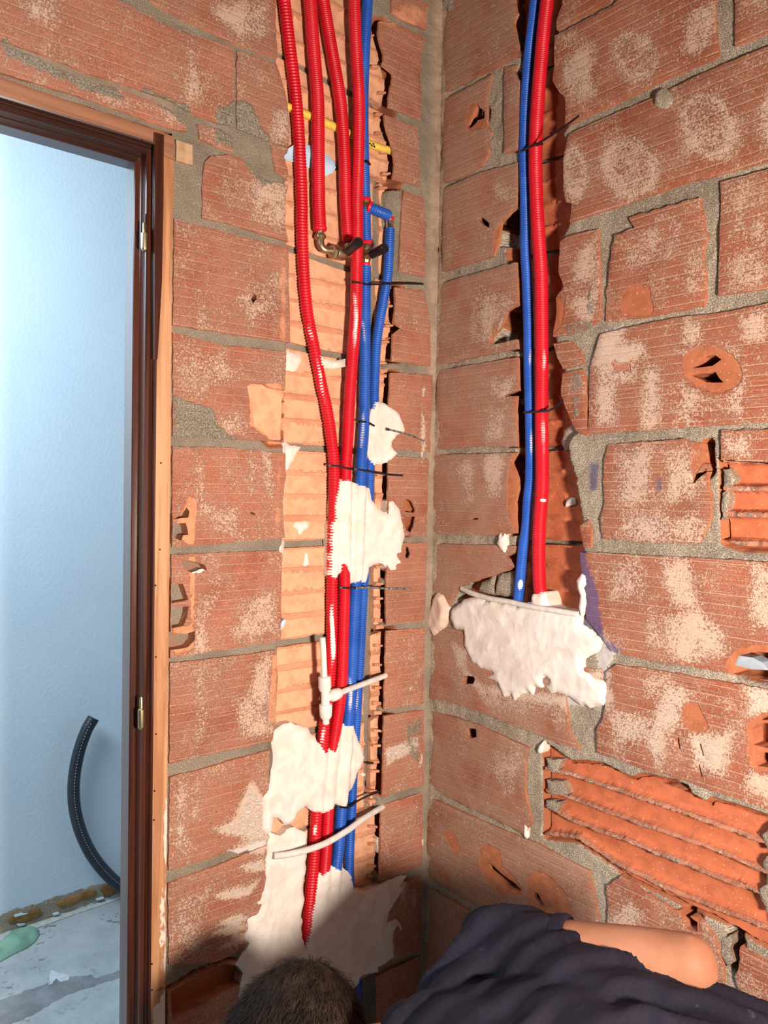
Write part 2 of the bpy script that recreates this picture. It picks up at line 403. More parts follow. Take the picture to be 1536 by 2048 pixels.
def pipe_mat(name, col, hi):
    n = NB(name); W_, G_, B_, A_ = n.attr(); v = n.obj()
    w = n.ss(n.math('ADD', W_, n.math('MULTIPLY', n.noise(v, 130, 4, .7), .8)), .92, 1.02)
    w2 = n.ss(n.math('ADD', n.math('MULTIPLY', W_, .8), n.math('ADD', n.math('MULTIPLY', G_, .32), n.math('MULTIPLY', n.noise(v, 60, 3), .3))), .62, .75)
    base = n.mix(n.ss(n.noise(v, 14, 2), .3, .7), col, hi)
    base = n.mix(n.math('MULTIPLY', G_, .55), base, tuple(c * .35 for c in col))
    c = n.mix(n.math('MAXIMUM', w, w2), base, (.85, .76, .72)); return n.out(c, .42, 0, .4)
M_RED = pipe_mat('red_plastic', (.70, .006, .018), (.82, .012, .028)); M_BLU = pipe_mat('blue_plastic', (.015, .105, .52), (.03, .15, .66))
M_BLK = simple('black_plastic', (.012, .011, .012), .3); M_YEL = simple('yellow_plastic', (.80, .55, .08), .45)
M_BRASS = simple('brass', (.50, .40, .25), .42, 1.0); M_STEEL = simple('steel', (.75, .73, .70), .22, 1.0)
M_PVC = simple('white_plastic', (.80, .76, .70), .4, var=.05); M_PVCG = simple('white_plastic_dusty', (.70, .65, .60), .6, var=.12)
M_PBL = simple('pale_blue_plastic', (.50, .68, .86), .45, var=.05)
M_HOSE = simple('black_hose', (.022, .026, .038), .38); M_CLOTH = simple('green_cloth', (.22, .38, .27), .8, var=.15, sc_=25)
def wood(name, cA, cB, rough=.5, axis=2, sc_=1.0, coat=0.0, white=False):
    n = NB(name); v = n.obj(); s_ = [70 * sc_] * 3; s_[axis] = 2.2
    g = n.noise(n.scale(v, *s_), 1, 4, .6, .8); g2 = n.noise(n.scale(v, *[k * 3 for k in s_]), 1, 3)
    col = n.mix(n.ss(g, .32, .62), cA, cB); col = n.mix(n.math('MULTIPLY', n.ss(g2, .5, .7), .3), col, tuple(c * .6 for c in cA))
    if white:
        W_, G_, B_, A_ = n.attr(); z = n.noise(n.scale(v, 60, 60, 6), 1, 4, .7)
        col = n.mix(n.ss(n.math('ADD', W_, n.math('MULTIPLY', z, .8)), .9, 1.0), col, (.80, .68, .56))
        col = n.mix(n.ss(n.math('ADD', G_, n.math('MULTIPLY', z, .4)), .75, 1.0), col, (.13, .06, .045))
    n.bump(g, .0008, .6); m = n.out(col, rough, 0, .5); n.b.inputs['Coat Weight'].default_value = coat; n.b.inputs['Coat Roughness'].default_value = .2; return m
M_DARK = wood('dark_varnished_wood', (.036, .010, .006), (.082, .022, .011), .3, coat=.5); M_PINE = wood('pine', (.40, .165, .065), (.62, .32, .155), .6, white=True, sc_=.8)
M_DARKX = wood('dark_varnished_wood_head', (.030, .012, .009), (.06, .020, .013), .3, axis=0, coat=.5); M_PINEX = wood('pine_head', (.26, .105, .055), (.37, .165, .09), .65, axis=0, white=True, sc_=.8)
M_BLOCK = wood('offcut_wood', (.42, .24, .13), (.55, .36, .21), .7, axis=2, sc_=.4)
def wallpaint():
    n = NB('painted_plaster_wall'); v = n.obj(); a = n.noise(v, 90, 3, .5); b = n.noise(v, 3, 3)
    col = n.mix(n.ss(b, .3, .7), (.66, .76, .84), (.70, .79, .86)); n.bump(a, .002, .5); return n.out(col, .7, 0, .3)
M_WALLP = wallpaint()
def concrete(name, cA, cB, spots=True):
    n = NB(name); v = n.obj(); a = n.noise(v, 5, 5, .6); b = n.noise(v, 110, 4, .7)
    col = n.mix(n.ss(a, .35, .65), cA, cB); col = n.mix(n.math('MULTIPLY', n.ss(b, .45, .7), .25), col, tuple(c * .6 for c in cA))
    if spots:
        s1 = n.math('MULTIPLY', n.ss(n.noise(v, 55, 2, .4), .585, .60), n.ss(n.noise(v, 4.5, 2), .50, .6)); col = n.mix(n.math('MULTIPLY', s1, .8), col, (.13, .14, .145))
    n.bump(n.math('ADD', a, n.math('MULTIPLY', b, .3)), .003, .5); return n.out(col, .85, 0, .2)
M_CONC = concrete('screed', (.34, .36, .37), (.44, .46, .46)); M_CONC2 = concrete('rough_screed', (.17, .17, .18), (.30, .30, .31), False)
M_PLAIN = simple('rough_render', (.22, .16, .12), .9, var=.15, sc_=20)
M_SLATE = concrete('grey_stone', (.30, .34, .40), (.42, .46, .50), False)

# ------------------------------------------------------------------ painted wear (own-colour stains), pixel outlines mapped onto the wall planes
# channels: 0 white lime, 1 mortar smear, 2 freshly broken clay, 3 blue chalk
for f in ([0, 70, 80, 110, 160, 150, 235, 170, 250, 205, 170, 185, 90, 150, 0, 110], [250, 165, 330, 185, 385, 210, 388, 262, 350, 240, 300, 195], [430, 215, 470, 198, 500, 200, 545, 285, 560, 370, 520, 375, 470, 300, 430, 290],
          [347, 785, 385, 800, 430, 815, 440, 850, 480, 880, 380, 900, 347, 900]):
    paint(WL, 1, .8, .012, f)
for f, a in (([200, 190, 265, 205, 330, 215, 390, 230, 395, 260, 330, 235, 250, 205], .5), ([420, 20, 540, 0, 530, 85, 470, 70], .55), ([545, 215, 580, 225, 582, 290, 545, 280], .55), ([500, 370, 580, 350, 572, 470, 500, 440], .5),
             ([40, 0, 110, 0, 100, 40, 60, 35], .5), ([375, 85, 395, 80, 400, 190, 370, 195], .45), ([470, 590, 575, 530, 577, 600, 500, 660], .35), ([390, 570, 410, 570, 415, 650, 395, 655], .4),
             ([350, 720, 450, 700, 470, 770, 360, 790], .4), ([400, 735, 420, 720, 415, 790, 395, 790], .6), ([440, 830, 490, 820, 490, 870, 450, 870], .4), ([395, 905, 402, 905, 410, 1010, 392, 1010], .6), ([500, 905, 515, 930, 505, 990, 495, 960], .6),
             ([530, 900, 545, 930, 545, 1000, 532, 990], .7), ([400, 985, 480, 1020, 480, 1080, 405, 1060], .35), ([400, 1190, 430, 1195, 420, 1240, 400, 1240], .45), ([388, 1220, 405, 1220, 412, 1300, 390, 1300], .6), ([480, 1200, 560, 1170, 560, 1270, 470, 1270], .4),
             ([395, 1340, 408, 1330, 405, 1420, 388, 1400], .6), ([500, 1330, 545, 1310, 535, 1440, 500, 1440], .55), ([470, 1400, 548, 1370, 545, 1470, 480, 1480], .5), ([345, 1560, 380, 1550, 378, 1700, 345, 1730], .45),
             ([385, 1560, 400, 1550, 395, 1640, 383, 1640], .5), ([400, 1420, 410, 1420, 408, 1470, 398, 1470], .5), ([345, 1800, 420, 1770, 400, 1900, 345, 1880], .35)):
    paint(WL, 0, a, .012, f)
# solid lime splashes left of the lower plaster
for f in ([420, 1660, 470, 1640, 500, 1655, 505, 1680, 450, 1670], [470, 1640, 500, 1560, 530, 1600, 540, 1660, 500, 1690], [425, 1790, 500, 1770, 520, 1760, 500, 1790, 440, 1800], [430, 1850, 460, 1835, 480, 1828, 500, 1838, 470, 1850],
          [418, 1870, 470, 1846, 500, 1848, 470, 1868], [430, 1895, 490, 1868, 510, 1875, 460, 1895], [470, 1735, 520, 1720, 540, 1740, 500, 1745], [450, 1700, 520, 1670, 530, 1690, 480, 1712],
          [770, 1500, 835, 1475, 838, 1498, 775, 1530], [843, 1500, 848, 1520, 838, 1535], [848, 765, 852, 780, 846, 800, 842, 785], [843, 810, 850, 850, 852, 890, 848, 930, 842, 880], [818, 1375, 826, 1378, 822, 1385],
          [803, 1740, 812, 1760, 808, 1800, 802, 1780], [826, 1765, 832, 1790, 830, 1820, 826, 1800], [352, 1655, 372, 1650, 370, 1665, 352, 1672], [500, 1650, 540, 1640, 540, 1700, 500, 1710]):
    paint(WL, 0, .98, .004, f)
paint(WL, 2, .9, .004, [497, 770, 560, 768, 570, 790, 566, 880, 540, 880, 500, 850])
paint(WL, 2, .55, .03, [575, 0, 900, 0, 900, 80, 700, 60, 620, 100]); 
for f in ([790, 745, 866, 750, 862, 905, 785, 900], [775, 1085, 855, 1080, 852, 1240, 775, 1250]): paint(WL, 2, .33, .03, f)
for f in ([378, 990, 395, 1000, 390, 1090, 375, 1090, 345, 1060], [375, 1110, 392, 1110, 388, 1300, 345, 1310, 345, 1255, 380, 1250, 380, 1160]): paint(WL, 2, .8, .006, f)
paint(WL, 2, .45, .012, [548, 905, 572, 905, 566, 1080, 540, 1080]); paint(WL, 2, .6, .01, [540, 1310, 560, 1300, 556, 1450, 530, 1450]); paint(WL, 2, .5, .01, [552, 480, 580, 490, 576, 690, 555, 685])
for f in ([805, 1435, 850, 1425, 845, 1560, 800, 1500],): paint(WL, 1, .55, .02, f)
# right wall
for (cx, cy, rx, ry, a_, am) in ((1261, 336, 62, 72, -12, .85), (1417, 252, 64, 80, -12, .8), (1150, 345, 32, 62, 0, .95), (1271, 112, 52, 62, -15, .8), (1398, 62, 34, 62, 10, .75), (1153, 150, 34, 60, 0, .7), (1150, 85, 30, 30, 0, .5),
                              (1545, 240, 32, 60, 0, .7), (1520, 35, 20, 50, 0, .4), (1330, 470, 40, 60, 10, .55), (1385, 540, 22, 60, 0, .6), (1270, 520, 45, 22, -10, .6), (1500, 540, 40, 40, 0, .55), (1475, 440, 18, 90, 10, .5), (1520, 450, 20, 60, 0, .5)):
    P = ell(cx, cy, rx, ry, a_); PAINT['R'].append(('ring', am * .8, .016, WR.poly(P))); paint(WR, 0, am * .42, .012, P)
for f, a in (([1150, 95, 1185, 90, 1185, 190, 1150, 200, 1120, 170], .5), ([1190, 730, 1260, 700, 1270, 760, 1200, 790], .6), ([1215, 690, 1290, 680, 1290, 710, 1215, 730], .75), ([1200, 760, 1230, 760, 1235, 850, 1190, 850], .7), ([1290, 740, 1320, 730, 1310, 860, 1280, 860], .6),
             ([1345, 700, 1480, 690, 1480, 715, 1380, 720], .5), ([1470, 700, 1490, 760, 1480, 840, 1460, 820], .7), ([1360, 760, 1400, 780, 1390, 860, 1350, 850], .5), ([1480, 640, 1536, 620, 1536, 680, 1490, 690], .5), ([1370, 640, 1410, 640, 1400, 690, 1365, 690], .5),
             ([1230, 900, 1300, 900, 1290, 1000, 1230, 1010], .45), ([1330, 900, 1400, 890, 1400, 1000, 1340, 1000], .55), ([1240, 1030, 1400, 1030, 1390, 1090, 1240, 1085], .5), ([1340, 1040, 1400, 1010, 1400, 1080, 1350, 1080], .5),
             ([1320, 1120, 1380, 1120, 1400, 1220, 1340, 1210], .65), ([1500, 1130, 1545, 1130, 1545, 1260, 1500, 1240], .6), ([1220, 1120, 1290, 1115, 1290, 1200, 1220, 1200], .4), ([1320, 1230, 1400, 1220, 1450, 1260, 1460, 1310, 1380, 1330, 1330, 1290], .6), ([1290, 1220, 1320, 1210, 1330, 1290, 1290, 1290], .4),
             ([1290, 1360, 1340, 1350, 1330, 1400, 1290, 1400], .5), ([1330, 1360, 1380, 1380, 1370, 1440, 1330, 1470, 1320, 1550, 1290, 1480], .75), ([1380, 1470, 1460, 1470, 1450, 1550, 1390, 1540], .8), ([1490, 1370, 1545, 1380, 1545, 1430, 1500, 1425], .95), ([1500, 1530, 1545, 1560, 1545, 1600, 1490, 1570], .75), ([1215, 1420, 1300, 1430, 1300, 1480, 1230, 1490], .65),
             ([910, 930, 948, 910, 945, 1000, 935, 1010], .4), ([965, 910, 1010, 900, 1000, 1000, 970, 990], .6), ([950, 560, 1020, 600, 1000, 700, 940, 690, 935, 640], .4), ([980, 760, 1030, 760, 1020, 800, 985, 800], .45), ([975, 820, 1010, 820, 1005, 880, 970, 880], .5),
             ([985, 1500, 1040, 1500, 1050, 1560, 990, 1570], .3), ([1010, 1530, 1030, 1530, 1035, 1590, 1010, 1590], .5), ([960, 1390, 1130, 1400, 1120, 1440, 970, 1410], .4), ([1180, 1850, 1260, 1800, 1300, 1830, 1280, 1850, 1200, 1900], .5), ([1440, 870, 1500, 870, 1500, 915, 1450, 915], .6),
             ([985, 370, 1030, 350, 1020, 400, 990, 400], .3), ([1160, 500, 1195, 470, 1185, 560, 1150, 560], .5), ([1150, 600, 1200, 560, 1190, 640, 1160, 660], .6)):
    paint(WR, 0, a, .012, f)
paint(WR, 0, .9, .02, [1200, 660, 1245, 640, 1250, 670, 1215, 740, 1180, 720]); paint(WR, 0, .95, .012, [1200, 715, 1225, 705, 1260, 715, 1255, 728, 1205, 728])
for f in ([985, 1372, 1130, 1392, 1200, 1330, 1222, 1340, 1212, 1400, 1222, 1420, 1150, 1418, 1100, 1412, 1040, 1400, 985, 1392], [1180, 1270, 1205, 1275, 1235, 1300, 1215, 1340, 1190, 1345], [925, 1330, 960, 1370, 985, 1385, 950, 1378, 930, 1350], [1210, 1340, 1225, 1400, 1190, 1415, 1150, 1405, 1140, 1380], [960, 1375, 1050, 1380, 1130, 1395, 1110, 1400, 1040, 1390, 960, 1385], [905, 1290, 935, 1300, 930, 1330, 915, 1330]): paint(WR, 0, .92, .012, f)
for f in ([1110, 1090, 1170, 1090, 1200, 1180, 1215, 1290, 1160, 1300], [1170, 920, 1200, 920, 1195, 985, 1170, 990], [1210, 1270, 1250, 1290, 1240, 1320, 1200, 1300]): paint(WR, 3, .75, .014, f)
for f in ([1300, 955, 1330, 930, 1330, 985, 1310, 1000], [1290, 1025, 1330, 1045, 1355, 1020, 1340, 1060, 1300, 1050]): paint(WR, 3, .66, .012, f)
for f in ([1318, 40, 1352, 35, 1355, 68, 1325, 70], [1220, 885, 1300, 880, 1300, 1010, 1205, 1010], [1205, 1010, 1300, 1020, 1290, 1090, 1205, 1090]): paint(WR, 1, .40, .014, f)
for f in ([1178, 470, 1190, 460, 1195, 640, 1165, 640, 1170, 560], [1140, 620, 1195, 640, 1195, 700, 1110, 680], [1130, 740, 1170, 735, 1165, 860, 1140, 850], [930, 80, 960, 60, 950, 100]): paint(WR, 1, .55, .014, f)
for f in (ell(1425, 738, 62, 46, 20), [1240, 605, 1245, 585, 1262, 570, 1285, 568, 1300, 580, 1308, 620, 1300, 632, 1245, 634], [1365, 1410, 1392, 1403, 1407, 1430, 1417, 1450, 1412, 1462, 1390, 1470, 1375, 1455, 1358, 1440],
          [1385, 885, 1408, 882, 1408, 930, 1390, 950, 1380, 940], [1448, 1345, 1455, 1320, 1480, 1295, 1540, 1285, 1540, 1310, 1480, 1320, 1470, 1350], [1494, 1450, 1520, 1428, 1545, 1425, 1545, 1545, 1515, 1545, 1500, 1530],
          [958, 1700, 975, 1688, 1000, 1700, 1005, 1730, 1030, 1755, 1050, 1790, 1000, 1790, 960, 1740], [1052, 1755, 1075, 1740, 1100, 1752, 1130, 1785, 1145, 1820, 1130, 1850, 1060, 1820], [885, 1665, 905, 1662, 925, 1700, 910, 1710],
          [990, 455, 1005, 440, 1004, 500, 985, 510], [940, 205, 955, 208, 975, 255, 940, 262, 930, 250], [1012, 622, 998, 640, 985, 690, 975, 690, 990, 640], [1022, 910, 1036, 905, 1036, 1070, 1028, 1070, 1014, 1020, 1014, 960],
          [1360, 1830, 1330, 1810, 1345, 1800, 1400, 1840, 1400, 1870], [1105, 590, 1130, 600, 1125, 650, 1105, 670], [1222, 722, 1262, 728, 1262, 740, 1225, 742]):
    paint(WR, 2, .95, .004, f)

# ------------------------------------------------------------------ the two block walls: mortar bed with chases and pits, every block a child
CH_L = [528, -292, 545, -60, 556, 0, 556, 60, 558, 125, 562, 156, 575, 193, 581, 260, 580, 284, 567, 312, 575, 338, 578, 365, 573, 416, 572, 443, 579, 496, 581, 684, 576, 710, 570, 775, 567, 856, 574, 893, 573, 953, 567, 1017, 572, 1075, 566, 1104, 563, 1222, 562, 1283, 560, 1302, 556, 1367, 553, 1437, 546, 1480, 540, 1560, 540, 1760, 535, 1900, 500, 2100, 480, 2230,
        740, 2230, 755, 2000, 760, 1760, 761, 1640, 760, 1588, 766, 1536, 768, 1432, 771, 1354, 773, 1265, 772, 1178, 774, 1084, 777, 900, 777, 801, 779, 747, 781, 726, 784, 698, 786, 668, 800, 655, 786, 647, 791, 614, 788, 567, 790, 520, 779, 440, 779, 385, 784, 357, 789, 328, 785, 302, 781, 281, 772, 260, 768, 234, 776, 205, 782, 167, 784, 146, 765, 131, 764, 128, 767, 109, 754, 68, 756, 44, 745, 0, 740, -60, 750, -292]
CH_R = [1045, -292, 1035, -60, 1033, 26, 1026, 47, 1033, 86, 1039, 112, 1038, 130, 1026, 142, 1038, 162, 1038, 235, 1035, 300, 1033, 390, 1031, 414, 1001, 443, 996, 489, 1030, 492, 1033, 554, 1034, 611, 1012, 622, 999, 656, 983, 674, 985, 690, 1030, 678, 1033, 713, 1035, 781, 1010, 790, 1008, 795, 1030, 790, 1030, 815, 1033, 893, 1022, 923, 1035, 960, 1035, 978, 1028, 1004, 1033, 1067, 1028, 1093, 1012, 1114, 1025, 1134, 1000, 1142, 925, 1165, 905, 1195, 915, 1205, 1160, 1240,
        1158, 1218, 1156, 1181, 1163, 1150, 1156, 1103, 1163, 1093, 1160, 1051, 1152, 1004, 1145, 957, 1134, 923, 1129, 887, 1139, 867, 1152, 859, 1134, 825, 1119, 786, 1124, 744, 1112, 713, 1104, 677, 1111, 632, 1111, 596, 1126, 572, 1115, 546, 1116, 497, 1121, 469, 1134, 437, 1142, 406, 1130, 404, 1126, 378, 1125, 318, 1132, 286, 1116, 268, 1129, 250, 1129, 193, 1113, 180, 1104, 161, 1108, 130, 1108, 65, 1111, 42, 1124, 8, 1130, -60, 1150, -292]
FAN_TOP = [1087, 1497, 1136, 1532, 1175, 1533, 1201, 1537, 1235, 1556, 1261, 1566, 1282, 1558, 1339, 1571, 1365, 1582, 1370, 1597, 1412, 1618, 1420, 1608, 1508, 1636, 1560, 1655]
FAN_BOT = [1560, 1905, 1510, 1880, 1436, 1838, 1356, 1802, 1250, 1752, 1222, 1728, 1152, 1680, 1088, 1672]
BROKEN = FAN_TOP + FAN_BOT
RIBFACE = [1444, 920, 1570, 930, 1570, 1094, 1480, 1092, 1448, 1082]
# holes: (wall, outline, depth, clay 1 / mortar 0)
H_L = [([348, 1037, 362, 1031, 374, 1015, 380, 1024, 377, 1036], .03, .2), ([347, 1047, 372, 1046, 378, 1070, 367, 1070, 364, 1082, 347, 1076], .03, .4), ([363, 1119, 390, 1124, 411, 1131, 414, 1140, 386, 1148, 369, 1139], .03, .5),
       ([345, 1168, 367, 1167, 377, 1200, 344, 1207], .026, .15), ([344, 1214, 377, 1214, 375, 1234, 367, 1251, 344, 1256], .026, .15), ([341, 1264, 370, 1268, 392, 1262, 391, 1278, 377, 1295, 341, 1300], .03, .5),
       ([503, 599, 509, 587, 514, 590, 514, 600, 508, 606], .06, 1), ([500, 1027, 504, 1023, 511, 1028, 509, 1031], .04, 1), ([807, 1004, 815, 998, 826, 1003, 832, 1020, 830, 1026, 812, 1024], .035, 1), ([810, 1033, 832, 1034, 830, 1050, 822, 1066, 812, 1058], .05, 1), ([813, 1095, 818, 1095, 823, 1108, 818, 1118, 812, 1114], .05, 1),
       ([823, -6, 836, -4, 836, 16, 828, 10], .05, 1), ([342, 1985, 400, 1950, 452, 1928, 484, 1935, 484, 1970, 440, 1990, 410, 2010, 345, 2040], .03, .8)]
H_R = [([934, 250, 945, 228, 953, 210, 968, 222, 968, 236, 955, 240, 945, 252, 938, 258], .06, 1), ([956, 437, 962, 432, 978, 446, 978, 455, 965, 450], .07, 1), ([1384, 968, 1384, 948, 1402, 944, 1411, 935, 1414, 942, 1398, 955], .07, 1), ([1405, 890, 1412, 888, 1414, 930, 1406, 925], .06, 1),
       ([1383, 736, 1409, 713, 1428, 710, 1442, 718, 1425, 731], .06, 1), ([1383, 750, 1430, 744, 1434, 752, 1446, 765, 1412, 764, 1398, 758], .06, 1), ([1312, 1000, 1316, 998, 1323, 1018, 1319, 1020], .07, 1), ([943, 1036, 955, 1036, 955, 1039, 943, 1039], .06, 1),
       ([1466, 1348, 1467, 1325, 1475, 1310, 1500, 1305, 1570, 1303, 1570, 1362, 1500, 1358], .055, .6), ([1353, 1475, 1357, 1475, 1360, 1498, 1356, 1498], .06, 1), ([1397, 1489, 1401, 1489, 1408, 1512, 1404, 1513], .06, 1), ([1395, 1530, 1398, 1530, 1405, 1553, 1401, 1554], .06, 1),
       ([1508, 1449, 1522, 1446, 1560, 1448, 1560, 1500, 1506, 1490, 1503, 1460], .04, 1), ([1509, 1507, 1512, 1504, 1560, 1508, 1560, 1540, 1514, 1532, 1509, 1525], .06, 1), ([1520, 1437, 1560, 1422, 1560, 1441, 1522, 1441], .04, .2),
       ([975, 1728, 985, 1733, 1005, 1750, 1030, 1768, 1042, 1780, 1038, 1785, 1012, 1775, 998, 1755, 980, 1740], .07, 1), ([1067, 1785, 1075, 1788, 1085, 1805, 1093, 1818, 1082, 1812, 1070, 1798], .07, 1), ([1362, 1833, 1375, 1831, 1394, 1845, 1394, 1865, 1372, 1858], .07, 1), ([1457, 1868, 1466, 1866, 1474, 1885, 1474, 1902, 1462, 1912, 1466, 1890], .05, .4),
       ([926, 1355, 932, 1351, 948, 1354, 949, 1360, 946, 1368, 930, 1368, 925, 1362], .07, 1), ([931, 1458, 950, 1458, 952, 1475, 940, 1477, 934, 1472], .07, 1), ([1087, 1356, 1095, 1352, 1098, 1364, 1090, 1368], .03, .6), ([1454, 1925, 1462, 1930, 1470, 1945, 1460, 1940], .05, .3), ([1400, 1955, 1418, 1960, 1415, 1972, 1398, 1965], .05, .3)]

def backing(name, W, u0, u1, v0, v1, sp, mat, chase, cd, holes, extra=(), parent=None, tone=None, flat0=.0075):
    nu = int((u1 - u0) / sp) + 1; nv = int((v1 - v0) / sp) + 1
    u = np.linspace(u0, u1, nu); v = np.linspace(v0, v1, nv); U, V = np.meshgrid(u, v); U = U.ravel(); V = V.ravel(); P = np.stack([U, V], 1)
    D = flat0 + .0035 * fbm(U * 40, V * 40, 2) + .0022 * fbm(U * 160, V * 160, 5, 2)
    M = mixvals(W, P); M[:, 2] = 0
    if chase is not None:
        d = sd(P, W.poly(chase)); t = np.clip(.5 - d / .006, 0, 1); D = D * (1 - t) + (cd + .003 * fbm(U * 60, V * 60, 4)) * t; M[:, 2] = np.maximum(M[:, 2], .25 * t)
    for poly, dep, raw in holes:
        q = W.poly(poly); lo = q.min(0) - .03; hi = q.max(0) + .03; m = ((P > lo) & (P < hi)).all(1)
        if not m.any(): continue
        d = sd(P[m], q); t = np.clip(.5 - (d - .007) / .008, 0, 1); D[m] = np.maximum(D[m], D[m] * (1 - t) + dep * t); M[m, 2] = np.maximum(M[m, 2], np.clip(.5 - (d - .012) / .01, 0, 1) * raw)
    for fn in extra: D, M = fn(P, D, M)
    idx = np.arange(nu * nv).reshape(nv, nu); a = idx[:-1, :-1].ravel(); b = idx[:-1, 1:].ravel(); c = idx[1:, 1:].ravel(); e = idx[1:, :-1].ravel()
    return mesh_obj(name, W.arr(U, V, D), np.stack([a, b, c, e], 1), mat, parent, True, M, P)
U_J = -.7165           # edge of the door lining
def corner_tone(P, D, M):
    k = np.exp(-(P[:, 0] / .022) ** 2); M[:, 1] = np.clip(k * 1.6, 0, 1) * np.clip((P[:, 1] - .9) / .9, .25, .9) * (1 - M[:, 2]); return D - .008 * k * (fbm(P[:, 0] * 30, P[:, 1] * 12, 6) + .9), M
SLOT = []
for ya, yb in ((40, 62), (72, 124), (134, 172), (186, 220), (232, 258), (268, 296), (306, 340), (350, 368), (573, 601), (611, 640), (652, 664), (684, 716), (748, 808), (922, 952), (960, 988), (992, 1024), (1128, 1150), (1180, 1202), (1208, 1238), (1264, 1292), (1301, 1334), (1342, 1375), (1380, 1408), (1436, 1464), (1478, 1506), (1512, 1545), (1553, 1586), (1640, 1672), (1692, 1742)): SLOT.append((ya, yb))
def chase_x(y):
    y = y + .137; pts = np.array(CH_L).reshape(-1, 2); xs = []
    for i in range(len(pts)):
        a, b = pts[i], pts[(i + 1) % len(pts)]
        if (a[1] - y) * (b[1] - y) < 0: xs.append(a[0] + (b[0] - a[0]) * (y - a[1]) / (b[1] - a[1]))
    return min(xs), max(xs)
H_S = [([chase_x(a)[1] - 4, a, chase_x(a)[1] + 20, a, chase_x(b)[1] + 20, b, chase_x(b)[1] - 4, b], .08, 1) for a, b in SLOT]
wall_left = backing('wall_left', WL, -.683, .004, 0.0, 2.9, .0042, M_MORL, CH_L, .036, H_L + H_S + [([497, 768, 572, 776, 570, 884, 545, 886, 508, 850, 501, 800], .022, 1)], (corner_tone,))
H_T = []
for ya, yb in ((-30, 84), (152, 290), (340, 448), (498, 515), (535, 612), (622, 690), (722, 786), (792, 885), (915, 960), (966, 1062), (1104, 1132)):
    for e0 in (0,):
        pts = np.array(CH_R).reshape(-1, 2)[:41]
        def xe(y): 
            return min([a[0] + (b[0] - a[0]) * (y + .1 - a[1]) / (b[1] - a[1]) for a, b in zip(pts[:-1], pts[1:]) if (a[1] - y - .1) * (b[1] - y - .1) < 0] or [1033])
        H_T.append(([xe(ya) - 16, ya, xe(ya) + 8, ya, xe(yb) + 8, yb, xe(yb) - 16, yb], .09, 1))
tag(wall_left, 'hollow clay block wall with the long pipe chase and the doorway', kind='structure')
wall_right = backing('wall_right', WR, -.004, .92, 0.0, 2.9, .0045, M_MOR, CH_R, .058, H_R + H_T + [(BROKEN, .03, .8), (RIBFACE, .035, .9)], (corner_tone,))
tag(wall_right, 'hollow clay block wall with the narrow chase holding one blue and one red conduit', kind='structure')
# plain masonry body behind the faces and the parts beyond the frame
def solid(name, lo, hi, parent, mat=None): return boxobj(name, lo, hi, mat or M_PLAIN, parent)
solid('masonry_core', (-.68, .085, 0), (.2, .13, 2.9), wall_left); solid('masonry_core', (-.06, .045, 0), (.2, .085, 2.9), wall_left)
solid('masonry_core', (.085, -3.0, 0), (.2, .03, 2.9), wall_right)
wl_up = backing('mortar_bed', WL, -2.9, -.680, 2.17, 2.9, .012, M_MORL, None, 0, [], parent=wall_left)
wr_far = backing('mortar_bed', WR, .915, 3.0, 0, 2.9, .02, M_MOR, None, 0, [], parent=wall_right)
solid('masonry_core', (-2.9, .02, 2.19), (-.68, .13, 2.9), wall_left); solid('masonry_core', (-2.9, .0, 0), (-1.62, .13, 2.19), wall_left)
solid('masonry_core', (.02, -3.0, 0), (.085, -.91, 2.9), wall_right)

